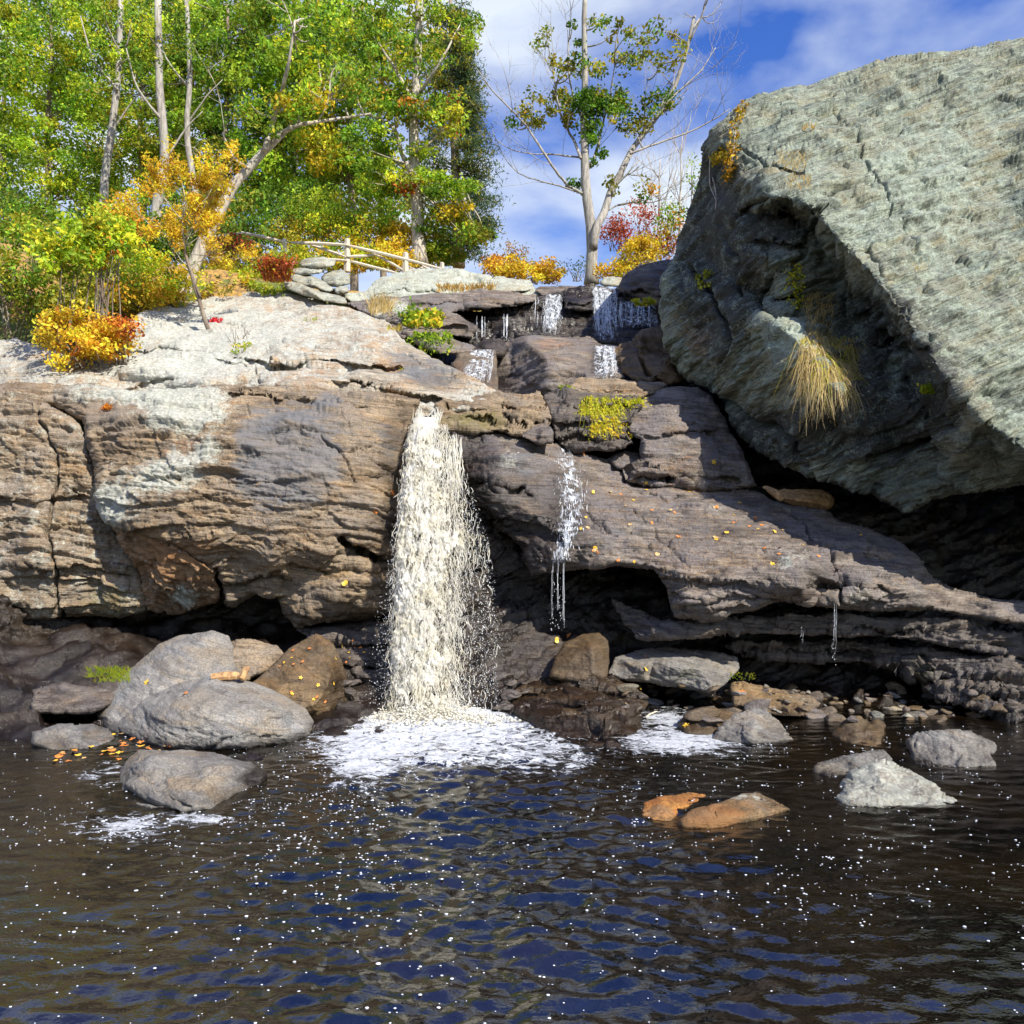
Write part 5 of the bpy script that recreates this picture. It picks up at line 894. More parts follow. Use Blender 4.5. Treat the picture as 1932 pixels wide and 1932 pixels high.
def tree(label, trunk, D, r0, r1, limbs_, crowns, pal, leaf=.1, per=60, cr=.5, bark='bark', name='tree', extra_twigs=0, cat='tree', group=None, flat=.7, aspect=.55, droop=.2, seed=1, sub=True, leafm='leaf', hue=.35, base_z=None):
    """trunk: pixel path; limbs_: list of (path px, radius); crowns: list of (X, Y, rx, ry, number of clumps[, palette])"""
    rg = np.random.RandomState(seed); tp = pxpath(trunk, D, dj=.05)
    if base_z is not None: tp[0, 2] = min(tp[0, 2], base_z)
    o = empty(name, tp[0], label, cat, group)
    q_ = limb(tp, max(8, len(tp) * 3), .02, rg); mb = MB(); rr = np.linspace(r0, r1, len(q_)); rr[0] *= 1.35; rr[1] *= 1.12
    mb.tube(q_, rr, 10); mb.build('trunk', M[bark], o, color=False)
    lb = MB(); tips = []; lp = []
    for (pa, r) in limbs_:
        Lp = limb(pxpath(pa, D, dj=.22), max(7, len(pa) * 3), .03, rg); lb.tube(Lp, np.linspace(r, r * .35, len(Lp)), 7); lp.append(Lp)
        for _ in range(extra_twigs):
            i = rg.randint(len(Lp) // 4, len(Lp) - 1); dv = (Lp[i + 1] - Lp[i]); dv = dv / np.linalg.norm(dv) + rg.normal(0, .6, 3) + np.array([0, 0, .25])
            twigs(lb, Lp[i], dv, rg.uniform(.7, 1.7), r * .28, 2, rg, tips, .55, .2, 3)
    ft = MB(); allp = np.concatenate([q_[len(q_) // 3:]] + lp) if lp else q_[len(q_) // 3:]
    for c in crowns:
        X, Y, rx, ry, n = c[:5]; pl = c[5] if len(c) > 5 else pal
        a = rg.rand(n) * 6.283; rr_ = np.sqrt(rg.rand(n)); dz = rg.normal(0, 1, n) * rx / FPX * D * .5
        cen = P(X + rx * rr_ * np.cos(a), Y + ry * rr_ * np.sin(a), D + np.clip(dz, -2.5, 2.5))
        clumps(ft, cen, cr * rg.uniform(.6, 1.2, n), per, leaf, pl, rg, flat, aspect, droop, hue)
        if sub:
            for k in range(0, n, 3):
                j = np.argmin(((allp - cen[k]) ** 2).sum(1) + np.where(allp[:, 2] > cen[k, 2], 2, 0)); mid = (allp[j] + cen[k]) / 2 + rg.normal(0, .08, 3) - np.array([0, 0, .1])
                lb.tube(limb([allp[j], mid, cen[k]], 6, .05, rg), np.linspace(min(.03, r1), .006, 6), 4)
    lb.build('branch', M[bark], o, color=False)
    ft.build('foliage', M[leafm], o, smooth=False)
    return o, np.array(tips) if tips else None

# -- forest on the left, far to near
def gz_at(X, D): x = (X - 966) / FPX * D; return float(ground_z(np.array([x]), np.array([float(D)]))[0])
forest = [  # X, D, crowns, palette, label
 (-60, 36, [(-40, 90, 130, 110, 60), (-40, 300, 110, 130, 60)], LIME + GREEN, 'yellow-green tree at the far left edge of the woods'),
 (95, 40, [(110, 60, 130, 90, 60), (110, 220, 110, 90, 56), (140, 340, 90, 70, 40)], LIME + GREEN[:3], 'tall lime-green tree second from the left edge of the woods'),
 (270, 38, [(290, 50, 120, 80, 56), (285, 180, 120, 80, 60), (280, 310, 110, 80, 50)], GREEN + LIME[:2] + OLIVE, 'dark olive tree standing behind the yellow sapling'),
 (430, 36, [(440, 60, 110, 90, 60), (440, 200, 100, 90, 60), (440, 340, 100, 70, 50)], GREEN + LIME[1:2] + OLIVE[:1], 'deep green tree behind the leaning trunk'),
 (560, 38, [(570, 40, 110, 90, 60), (570, 180, 70, 80, 36, GREEN + LIME + YELLOW[:1]), (560, 320, 90, 100, 70)], GREEN + LIME + YELLOW[:1], 'green tree with a yellow side, right of the leaning trunk'),
 (665, 33, [(660, 80, 110, 80, 40), (640, 200, 70, 50, 20), (690, 330, 60, 50, 18), (605, 270, 50, 60, 22, YELLOW[:2] + LIME), (620, 390, 70, 50, 26, GREEN)], LIME + GREEN, 'forked pale-trunked tree in front of the sky gap, left of the big lit trunk'),
 (720, 40, [(730, 90, 110, 100, 44), (720, 370, 70, 70, 40)], GREEN + OLIVE, 'darker tree farther back between the forked tree and the big lit trunk'),
 (10, 48, [(0, 200, 150, 230, 70), (200, 160, 140, 200, 70)], GREEN[3:] + GREEN[:2] + OLIVE[2:], 'hazy green tree farthest back at the left of the woods'),
 (400, 48, [(360, 180, 150, 230, 80), (520, 200, 110, 220, 70)], GREEN[3:] + GREEN[:1] + OLIVE[2:], 'dark green tree farthest back in the middle of the woods'),
]
for k, (X, D, cr, pal, lab) in enumerate(forest):
    gz = gz_at(X, D); yb = HZ - (gz - EYE) / D * FPX
    tree(lab, [(X, yb), (X + 6, yb - 160), (X - 8, 260), (X + 4, 120), (X, 10)], D, .20, .06, [], cr, pal, leaf=.20, per=125, cr=.82, bark='twig', seed=20 + k, hue=.3, group='trees of the woods on the left')
def bush(label, cl, D, pal, leaf=.09, per=70, cr=.35, seed=1, name='bush', stems=6, cat='bush', base=None, group=None, flat=.8, aspect=.6, z0=None):
    rg = np.random.RandomState(seed); bx = np.mean([c[0] for c in cl]); by = max(c[1] + c[3] for c in cl) if base is None else base
    o = empty(name, P(bx, by, D), label, cat, group); st = MB(); ft = MB()
    for c in cl:
        X, Y, rx, ry, n = c[:5]; pl = c[5] if len(c) > 5 else pal
        a = rg.rand(n) * 6.283; rr_ = np.sqrt(rg.rand(n)); cen = P(X + rx * rr_ * np.cos(a), Y + ry * rr_ * np.sin(a), D + rg.normal(0, 1, n) * rx / FPX * D * .4)
        clumps(ft, cen, cr * rg.uniform(.6, 1.2, n), per, leaf, pl, rg, flat, aspect)
        for k in range(0, n, max(1, n // stems)):
            p0 = P(X + rg.uniform(-.5, .5) * rx, by + 4, D); st.tube(limb([p0, (p0 + cen[k]) / 2 + rg.normal(0, .08, 3), cen[k]], 7, .05, rg), np.linspace(.016, .005, 7), 4)
    st.build('stem', M['twig'], o, color=False); ft.build('foliage', M['leaf'], o, smooth=False); return o
bush('dark green thicket low behind the leaning trunk and fence', [(470, 420, 90, 50, 34), (560, 400, 70, 60, 30, GREEN), (330, 420, 100, 60, 34)], 27, GREEN[:1] + GREEN[3:] + OLIVE, .13, 90, .6, 41)
bush('bright green and yellow thicket between the fence and the forked tree', [(610, 400, 60, 40, 26, LIME), (650, 440, 70, 30, 26, YELLOW + LIME), (560, 440, 50, 30, 20, OLIVE + YELLOW[2:3]), (700, 420, 50, 36, 22, GREEN + LIME)], 25, LIME, .10, 80, .42, 42)
bush('low yellow and green undergrowth covering the ground behind the dome', [(330, 535, 70, 24, 30), (430, 530, 60, 20, 26, OLIVE + YELLOW[:1] + LIME), (250, 560, 60, 20, 20, YELLOW + LIME), (530, 500, 50, 22, 18, OLIVE + LIME)], 19.3, YELLOW + LIME, .085, 90, .3, 57)
bush('dark mass of undergrowth in the shade below the woods on the left', [(300, 460, 110, 50, 50), (150, 440, 120, 60, 50), (420, 450, 80, 40, 34), (0, 440, 100, 80, 50)], 24, GREEN[3:] + OLIVE[2:] + GREEN[:1], .12, 100, .55, 58)
bush('yellow and green growth behind the rails of the fence', [(600, 480, 50, 18, 22, YELLOW[:2] + LIME), (690, 488, 50, 16, 24, LIME + YELLOW[:2]), (745, 490, 34, 14, 14, YELLOW), (640, 500, 40, 10, 12, OLIVE + YELLOW)], 22.5, LIME + YELLOW, .09, 80, .32, 59)
bush('olive and golden weeds covering the slope behind the dome', [(400, 545, 80, 12, 26, YELLOW[2:] + OLIVE), (480, 535, 60, 12, 20, OLIVE + LIME[:1]), (330, 560, 50, 10, 14, YELLOW + OLIVE)], 18.9, OLIVE, .07, 80, .2, 60)
bush('yellow shrub just left of the big lit trunk', [(748, 452, 34, 28, 26), (735, 480, 40, 20, 16)], 24.5, YELLOW + LIME[2:3], .10, 80, .34, 43)
bush('lime-green round shrub just right of the big lit trunk', [(822, 475, 26, 22, 22, LIME), (850, 480, 26, 16, 14, OLIVE + GREEN)], 24.5, LIME, .09, 80, .32, 44)
bush('yellow-green shrubs hanging over the left end of the dome', [(225, 490, 90, 40, 34, LIME + YELLOW[:1]), (250, 555, 80, 30, 30, YELLOW + OLIVE), (330, 540, 60, 30, 20, YELLOW + LIME), (210, 430, 60, 40, 20, ORANGE + LIME + YELLOW)], 17.5, LIME, .085, 90, .36, 45)
bush('dark shrub mass in the shade at the left edge behind the orange one', [(120, 560, 90, 60, 40), (20, 480, 90, 90, 40, GREEN + OLIVE), (170, 600, 60, 40, 16)], 17, OLIVE + GREEN[3:], .09, 90, .4, 46)
bush('orange shrub at the far left edge on the dome', [(200, 640, 40, 34, 24), (140, 640, 60, 60, 36), (225, 615, 30, 14, 10, RED + ORANGE)], 13.6, ORANGE + YELLOW + YELLOW, .07, 80, .24, 47, base=690)
bush('large-leaved lime branches reaching in at the left edge, above the orange shrub', [(205, 445, 50, 40, 26), (120, 460, 70, 60, 36), (195, 480, 40, 22, 10, ORANGE + LIME)], 14, LIME + LIME + YELLOW[1:2], .10, 60, .3, 48, base=640)
bush('reddish brown low bush under the leaning trunk', [(430, 475, 40, 26, 18, RED + OLIVE), (480, 500, 40, 22, 16, OLIVE + YELLOW[2:3]), (400, 515, 50, 24, 18, YELLOW + OLIVE), (455, 530, 50, 14, 12, OLIVE)], 20, OLIVE + RED, .08, 80, .32, 49)
bush('yellow bushes along the skyline in the middle', [(960, 505, 40, 18, 22), (1000, 512, 50, 14, 22), (1035, 512, 26, 20, 16), (935, 500, 16, 16, 6, ORANGE)], 21.5, YELLOW, .075, 80, .26, 50)
bush('pale orange twiggy shrub behind the skyline bushes', [(975, 475, 30, 18, 9, ORANGE + DRY), (930, 490, 20, 14, 6, ORANGE)], 24, ORANGE, .07, 36, .3, 51)
bush('bright yellow bush right of the tall bare tree', [(1205, 478, 32, 24, 26), (1165, 508, 36, 16, 20), (1225, 465, 20, 16, 8)], 20, YELLOW + LIME[2:3], .07, 80, .26, 52)
bush('red-leaved small tree behind the yellow bush', [(1190, 430, 44, 28, 22), (1160, 450, 26, 20, 8), (1215, 400, 26, 16, 8)], 27, RED, .09, 50, .4, 53, cat='small tree', name='small_tree')
bush('green and orange bush against the edge of the giant boulder', [(1268, 420, 26, 40, 16, OLIVE + GREEN + ORANGE[:1]), (1255, 460, 18, 16, 8, ORANGE + RED)], 22, OLIVE, .08, 60, .35, 54)
bush('small blue-grey bush at the foot of the tall bare tree', [(1090, 505, 22, 22, 7, BLUEG)], 24, BLUEG, .06, 34, .3, 55)
bush('sparse green bush high beside the giant boulder', [(1310, 320, 14, 30, 5, LIME + GREEN), (1318, 370, 10, 16, 3, GREEN)], 20, LIME, .07, 26, .22, 56, base=470)
# blue-green conifer at the right end of the woods
rgc = np.random.RandomState(5)
cf = empty('conifer', P(868, 500, 29), 'feathery blue-green conifer at the right end of the woods', 'conifer tree')
mb = MB(); tr = limb(pxpath([(866, 505), (862, 400), (858, 250), (852, 100), (850, 0)], 29), 16, .01, rgc); mb.tube(tr, np.linspace(.22, .06, 16), 8); mb.build('trunk', M['twig'], cf, color=False)
lb = MB(); ft = MB()
for k in range(120):
    t = rgc.rand() ** .9; Y = 20 + 460 * t; w = np.interp(Y, [20, 180, 300, 400, 440, 480], [30, 50, 74, 95, 60, 40]) * rgc.uniform(.5, 1.12); s = 1 if rgc.rand() < .68 else -1
    p0 = np.array([np.interp(EYE + (HZ - Y) / FPX * 29, tr[:, 2], tr[:, c]) for c in range(3)]); az = rgc.uniform(-.9, .9)
    p1 = p0 + np.array([s * w / FPX * 29 * math.cos(az), w / FPX * 29 * math.sin(az), rgc.uniform(-.05, .35)]); pm = (p0 + p1) / 2 + np.array([0, 0, .12])
    L = limb([p0, pm, p1], 9, .03, rgc); lb.tube(L, np.linspace(.022, .006, 9), 4)
    for q_ in L[3:]:
        n = 40; C = q_ + rgc.normal(0, 1, (n, 3)) * np.array([.2, .2, .13]) - np.array([0, 0, .08]); leaves(ft, C, .17, BLUEG if rgc.rand() < .75 else OLIVE, rgc, .22, .3)
lb.build('branch', M['twig'], cf, color=False); ft.build('foliage', M['leaf'], cf, smooth=False)
# big lit trunk with oak leaves
tree('oak with a thick sunlit trunk beside the end of the rail fence', [(792, 500), (789, 440), (787, 375), (782, 320), (780, 250), (784, 173), (790, 60), (792, -20)], 24, .21, .10,
     [([(776, 325), (760, 296), (752, 268), (748, 245), (722, 228), (690, 214)], .085), ([(768, 318), (742, 300), (712, 280), (690, 268), (655, 280)], .07), ([(790, 330), (830, 325), (870, 345)], .04), ([(785, 290), (820, 262), (850, 230)], .05), ([(788, 180), (830, 120), (860, 60)], .06), ([(784, 200), (740, 120), (700, 60)], .06)],
     [(790, 335, 54, 9, 16, LIME + GREEN[2:3]), (850, 355, 50, 16, 20, LIME[:2] + GREEN), (720, 330, 40, 40, 18, LIME + GREEN), (700, 262, 50, 26, 22, GREEN[:2] + LIME[:1]), (770, 200, 70, 40, 40, LIME + GREEN + OLIVE + ORANGE[:1]), (850, 215, 24, 40, 14, OLIVE + LIME + RED[:1]), (790, 60, 110, 70, 60, LIME + GREEN + OLIVE), (740, 190, 60, 30, 14, GREEN + LIME), (795, 292, 22, 12, 6, LIME), (775, 350, 20, 12, 6, ORANGE + RED), (855, 400, 36, 18, 14, OLIVE + YELLOW[:1]), (890, 440, 36, 20, 16, OLIVE + YELLOW[2:3] + GREEN), (815, 430, 24, 30, 10, OLIVE + GREEN)],
     LIME + GREEN, leaf=.13, per=62, cr=.42, seed=61, flat=.5, group=None)
# slender leaning trunk
tree('leaning tree with a pale crooked trunk, bending right over the fence', [(345, 575), (368, 490), (392, 442), (425, 380), (442, 345), (470, 318), (505, 278), (535, 250)], 18.5, .155, .075,
     [([(535, 250), (560, 235), (600, 230), (650, 222), (700, 214)], .055), ([(500, 284), (512, 240), (528, 190), (545, 120), (556, 40)], .07), ([(440, 350), (410, 352), (380, 330)], .03), ([(600, 228), (615, 205), (622, 180)], .02), ([(470, 318), (440, 300), (420, 250)], .04)],
     [(560, 60, 90, 60, 26, GREEN + LIME), (590, 190, 60, 30, 14, LIME + YELLOW[:1]), (520, 200, 60, 50, 10, GREEN + LIME), (640, 150, 60, 50, 16, GREEN + OLIVE)], GREEN, leaf=.12, per=50, cr=.38, seed=62, extra_twigs=1, flat=.6)
# grey trunks within the woods
for k, (pa, D, r, lab) in enumerate([([(288, 450), (300, 370), (312, 300), (308, 230), (300, 160), (298, 0)], 26, .17, 'grey trunk rising straight behind the yellow sapling'),
                                     ([(190, 470), (196, 350), (210, 250), (222, 170), (228, 0)], 28, .15, 'pale grey trunk near the left edge of the woods'),
                                     ([(372, 400), (362, 320), (350, 240), (360, 170), (352, 0)], 31, .13, 'thin brown trunk between the sapling and the leaning tree')]):
    tree(lab, pa, D, r, r * .6, [([pa[3], (pa[3][0] - 50, pa[3][1] - 60), (pa[3][0] - 70, pa[3][1] - 140)], .05), ([pa[2], (pa[2][0] + 40, pa[2][1] - 60), (pa[2][0] + 70, pa[2][1] - 90)], .04)],
         [(pa[-1][0], 60, 70, 60, 16), (pa[-1][0] - 50, 120, 50, 40, 8)], GREEN + LIME, leaf=.13, per=60, cr=.45, seed=70 + k, bark='greybark')
# tall half-bare tree on the rim
T2 = [([(1098, 365), (1071, 351), (1052, 327), (1025, 288), (992, 234), (964, 206), (929, 173), (900, 130)], .04), ([(1096, 299), (1085, 269), (1066, 236), (1052, 200), (1045, 150), (1030, 60)], .04), ([(1093, 297), (1065, 294), (1044, 291), (1003, 291), (962, 283), (937, 264)], .025),
      ([(1090, 362), (1052, 349), (1011, 340), (975, 327), (948, 294), (929, 245)], .022), ([(1140, 403), (1161, 387), (1194, 381), (1230, 384), (1260, 370)], .025), ([(1189, 290), (1230, 273), (1285, 256), (1339, 231), (1378, 205)], .032), ([(1196, 275), (1218, 240), (1215, 200), (1222, 150)], .025), ([(1108, 320), (1125, 290), (1135, 240), (1150, 190), (1160, 120)], .04), ([(1165, 345), (1190, 325), (1230, 310)], .018), ([(1100, 230), (1080, 180), (1070, 120), (1075, 50)], .035), ([(1235, 225), (1270, 180), (1320, 140), (1350, 90)], .03)]
o, tips = tree('tall half-bare tree with a forked trunk on the rim of the falls', [(1116, 536), (1117, 480), (1116, 435), (1108, 380), (1104, 330), (1103, 280), (1101, 230), (1104, 173), (1102, 60), (1104, -10)], 21, .155, .06,
     [([(1119, 470), (1124, 430), (1142, 398), (1152, 360), (1172, 325), (1196, 275), (1228, 235), (1262, 190), (1290, 120), (1310, 30)], .115)] + T2,
     [(1108, 200, 36, 26, 24, GREEN[:1] + GREEN[3:]), (1112, 250, 16, 28, 11, GREEN[:2]), (1145, 188, 36, 22, 16, GREEN[:2] + OLIVE), (990, 205, 16, 8, 3, YELLOW[3:] + OLIVE), (1008, 232, 18, 14, 5, GREEN[:1] + OLIVE), (965, 235, 14, 10, 2, GREEN[3:]), (1055, 215, 20, 12, 3, OLIVE), (1080, 225, 16, 10, 3, OLIVE + YELLOW[3:]), (1175, 215, 26, 22, 9, GREEN[3:] + OLIVE), (1205, 240, 20, 14, 6, OLIVE), (1240, 200, 30, 20, 6, OLIVE + GREEN[:1]), (1040, 190, 40, 24, 8, OLIVE + GREEN[:1]),
      (1092, 352, 14, 5, 2, GREEN[3:]), (1070, 342, 10, 4, 1, GREEN[3:]), (1155, 350, 12, 12, 3, GREEN[3:] + OLIVE), (1130, 300, 14, 14, 3, GREEN[:1]), (1205, 375, 8, 6, 1, GREEN[3:]), (1228, 345, 16, 20, 2, OLIVE + YELLOW[3:]), (1240, 185, 30, 10, 4, GREEN[3:]), (1110, 90, 110, 60, 34, GREEN[:1] + GREEN[3:] + OLIVE), (1260, 90, 70, 50, 12, OLIVE + GREEN[:1])],
     GREEN, leaf=.11, per=44, cr=.27, seed=81, extra_twigs=5, sub=True, flat=.8, bark='greybark')
# bare grey trees behind the rim on the right
for k, (X, D, Yt, lab) in enumerate([(1235, 34, 300, 'bare grey tree beyond the rim, left of the two'), (1278, 38, 250, 'bare grey tree beyond the rim, closest to the giant boulder')]):
    rg = np.random.RandomState(90 + k); gz = gz_at(X, D); o = empty('bare_tree', P(X, HZ - (gz - EYE) / D * FPX, D), lab, 'bare tree', 'bare trees beyond the rim'); mb = MB(); tips = []
    base = P(X, HZ - (gz - EYE) / D * FPX, D); top = P(X + 10, Yt, D); q_ = limb([base, (base + top) / 2 + rg.normal(0, .2, 3), top], 12, .03, rg); mb.tube(q_, np.linspace(.10, .02, 12), 6); mb.build('trunk', M['bark'], o, color=False)
    mb = MB()
    for j in range(16): i = rg.randint(4, 11); twigs(mb, q_[i], np.array([rg.uniform(-1, 1), rg.uniform(-1, 1), 1.2]), rg.uniform(1, 2.2), .022, 2, rg, tips, .4, .3, 3, None, 3)
    mb.build('branch', M['bark'], o, color=False)
# yellow sapling on the dome
rg = np.random.RandomState(33); Ds = (surf(424, 662) or 14.2)
sp_ = empty('sapling', P(426, 664, Ds), 'thin crooked sapling with yellow leaves growing out of the dome', 'sapling')
mb = MB(); tr = limb(P([426, 408, 395, 385, 378, 368, 362, 352, 346, 344, 345], [664, 650, 625, 600, 570, 545, 515, 490, 462, 430, 405], Ds - np.linspace(0, .25, 11)), 24, .006, rg)
mb.tube(tr, np.linspace(.055, .018, 24), 7)
tr2 = limb(P([378, 366, 352, 346], [560, 530, 505, 470], Ds - .15), 8, .01, rg); mb.tube(tr2, np.linspace(.025, .012, 8), 5); mb.build('trunk', M['twig'], sp_, color=False)
mb = MB(); ft = MB(); tips = []
for k in range(20):
    i = rg.randint(13, 24); a = rg.uniform(-1.25, 1.25); twigs(mb, tr[i], np.array([math.sin(a), rg.normal(0, .4), math.cos(a) * .9]), rg.uniform(.55, 1.15), .011, 2, rg, tips, .42, .22, 3, None, 3)
mb.build('branch', M['bark'], sp_, color=False); tips = np.array(tips); tx = tips[:, 0] / tips[:, 1] * FPX + 966
cen = tips[rg.rand(len(tips)) < .9]; clumps(ft, cen, .14, 27, .068, YELLOW[:2] + YELLOW[:1] + YELLOW[3:], rg, .8, .5, .3); ft.build('foliage', M['leaf'], sp_, smooth=False)

# blades: grasses, ferns, twiggy tufts
def tuft(label, X, Y, w, h, n, pal, lean=0.0, hang=0.0, seed=1, cat='grass tuft', name='grass_tuft', D=None, wid=.006, leafy=None, spread=.4, D_off=0.03):
    rg = np.random.RandomState(seed); mb = MB(); fb = MB(); root = None
    for k in range(n):
        x = X + rg.uniform(-1, 1) * w; y = Y + rg.uniform(-1, 1) * w * .25 if not isinstance(Y, tuple) else rg.uniform(*Y)
        d = surf(x, y) if D is None else D
        if d is None: continue
        p0 = P(x, y, d - D_off * .3); root = p0 if root is None else root
        L = h * rg.uniform(.45, 1.1) / FPX * d; dirx = lean + rg.normal(0, spread); diry = -abs(rg.normal(0, .35))
        t = np.linspace(0, 1, 5)[:, None]; up = np.array([dirx, diry, 1.0]); up /= np.linalg.norm(up); dn = np.array([dirx * .6, -.25, -1.0])
        path = p0 + L * (up * t * (1 - .3 * t) + dn * t * t * (hang * rg.uniform(.6, 1.2)))
        c = np.array(pal[rg.randint(len(pal))]) * rg.uniform(.75, 1.2)
        wv_ = np.cross(up, [0, 1, 0]); wv_ = wv_ / (np.linalg.norm(wv_) + 1e-9) * wid * d / 11 * rg.uniform(.6, 1.3); ww = (1 - t * .9) * wv_
        V = np.concatenate([path - ww, path + ww]); i = np.arange(4); mb.add(V, np.stack([i, i + 1, i + 6, i + 5], -1), None, c)
        if leafy: leaves(fb, path[rg.randint(1, 5, 3)] + rg.normal(0, .015, (3, 3)), leafy[0] * d / 11, leafy[1], rg, .6)
    o = empty(name, root if root is not None else P(X, Y, 12), label, cat); tag(mb.build('blades', M['dry' if pal is DRY else 'leaf'], o, smooth=False), kind='stuff')
    if fb.V: fb.build('foliage', M['leaf'], o, smooth=False)
    return o
YG = [(.62, .62, .04), (.50, .56, .04), (.70, .58, .05)]
tuft('big tuft of dry golden grass hanging on the face of the giant boulder', 1562, (640, 720), 52, 62, 900, DRY + YG[:1], hang=1.9, seed=1, wid=.005)
tuft('thin straw-coloured grass growing above the big tuft on the giant boulder', 1545, (560, 650), 26, 50, 260, DRY, hang=.5, seed=2, wid=.004)
tuft('hanging straw below the big golden tuft on the giant boulder', 1560, (700, 745), 56, 40, 220, DRY, hang=2.6, seed=3, wid=.004)
tuft('brownish grass patch in a cleft high on the giant boulder', 1492, (290, 325), 26, 34, 90, DRY, lean=.2, hang=.3, seed=4, wid=.004, D_off=.3)
tuft('rusty grass clump just above the dark overhang of the giant boulder', 1510, (335, 360), 22, 30, 70, DRY + ORANGE[2:], lean=-.3, hang=.3, seed=5, wid=.004, D_off=.3)
tuft('small dry plant near the top middle of the giant boulder', 1525, 245, 12, 26, 34, DRY[:2] + ORANGE[2:], hang=.2, seed=6, wid=.004)
tuft('small reddish grass tuft on the right side of the giant boulder', 1738, (490, 515), 16, 22, 34, DRY + ORANGE[2:], hang=.4, seed=7, wid=.004)
tuft('yellow-green weed spilling down a crack in the giant boulder', 1500, (500, 580), 16, 18, 90, YG, hang=.9, seed=8, leafy=(.045, YG), cat='weed', name='weed')
tuft('tiny yellow weed on the left flank of the giant boulder', 1330, (515, 545), 18, 14, 40, YG + OLIVE, hang=.4, seed=9, leafy=(.05, YG + OLIVE), cat='weed', name='weed')
tuft('bright green fern at the right edge of the photo, under the giant boulder', 1752, 742, 12, 34, 90, LIME, hang=.4, seed=10, D=10.2, leafy=(.05, LIME), cat='fern', name='fern')
tuft('bright yellow-green fern clump spilling over the dark layered ledge', 1132, (752, 785), 36, 32, 380, YG, lean=.1, hang=1.3, seed=11, leafy=(.038, YG), cat='fern', name='fern')
tuft('yellow hanging leaves under the bright fern clump', 1142, (785, 818), 30, 22, 130, YG + YELLOW[:1], hang=1.5, seed=12, leafy=(.045, YELLOW[:2] + YG), cat='fern', name='fern')
tuft('smaller yellow-green fern right of the bright fern clump', 1190, (752, 768), 20, 24, 110, YG + LIME, hang=.8, seed=13, leafy=(.04, YG), cat='fern', name='fern')
tuft('small fern in the crack beside the dark side of the big block', 1067, 737, 12, 18, 40, LIME, hang=.4, seed=14, leafy=(.04, LIME), cat='fern', name='fern')
tuft('tall dry grass clump on the brown slope below the fence', 718, (575, 598), 20, 52, 190, DRY, hang=.15, seed=15, wid=.005)
tuft('dry grass clump low on the slope, beside the green-leaved shrub', 745, 622, 14, 20, 60, YG + DRY, hang=.2, seed=16)
tuft('strip of rusty dry grass on the shelf above the broad brown slab', 880, (540, 552), 55, 20, 320, DRY[:2] + ORANGE[2:], hang=.2, seed=17, D=18.1)
tuft('leafy yellow-green shrub on the slope left of the upper trickles', 800, (605, 620), 30, 46, 150, YG + LIME, hang=.3, seed=18, leafy=(.085, LIME + YELLOW[:2]), cat='shrub', name='shrub')
tuft('thin green sprigs rising on the slope beside the leafy shrub', 772, (600, 618), 12, 60, 40, GREEN, hang=.1, seed=19, leafy=(.05, GREEN + LIME), cat='shrub', name='shrub')
tuft('drooping dark green fern on the low brown stone at the upper left step', 815, (630, 640), 34, 34, 220, GREEN + LIME[3:], hang=1.5, seed=20, leafy=(.05, GREEN + LIME[:2] + YG[:1]), cat='fern', name='fern')
tuft('tiny yellow tuft on the wet grey slope', 751, 697, 8, 12, 40, YG, hang=.4, seed=21)
tuft('red twiggy bush beside the heap of pale stones', 522, (520, 532), 26, 66, 320, ORANGE[:2] + RED, hang=.1, seed=22, D=18.0, leafy=(.05, ORANGE[:2] + RED + OLIVE[:1]), cat='bush', name='bush', spread=.35)
tuft('little red-leaved seedling on the dome beside the sapling', 408, 608, 8, 12, 16, RED, hang=.3, seed=23, leafy=(.07, [(.7, .05, .06)]), cat='seedling', name='seedling')
tuft('green and yellow weed at the foot of the sapling on the dome', 456, (655, 668), 18, 22, 70, LIME + YELLOW[:1], hang=.3, seed=24, leafy=(.04, LIME + YELLOW[:1]), cat='weed', name='weed')
tuft('bare thin sprigs standing on the dome right of the sapling', 450, (630, 650), 22, 56, 16, [(.2, .12, .08)], hang=.05, seed=25, wid=.004, cat='sprigs', name='sprig')
tuft('small orange-red plant near the left edge of the big brown face', 203, 770, 8, 14, 24, ORANGE + RED, hang=.8, seed=26, leafy=(.06, ORANGE[:2]), cat='seedling', name='seedling')
tuft('green weeds in the joint on top of the dome', 510, (545, 560), 26, 18, 80, LIME + OLIVE, hang=.3, seed=27, leafy=(.04, LIME), cat='weed', name='weed')
tuft('faint green tuft on the middle of the dome', 585, 603, 14, 12, 30, LIME, hang=.3, seed=28)
tuft('bright green grass tuft on the ledge stone at the far left water edge', 205, (1262, 1288), 40, 30, 420, LIME + YG[:1] + GREEN[2:3], hang=.5, seed=29, wid=.004)
tuft('mossy grass at the right end of the flat-topped slab', 1400, (1270, 1284), 24, 10, 70, GREEN[:2] + OLIVE, hang=.3, seed=30, D=10.0)
tuft('small yellow leaves on the dark boulder beside the top fall', 1216, 572, 20, 12, 26, YG, hang=.5, seed=31, leafy=(.07, YG), cat='weed', name='weed', D=16.6)
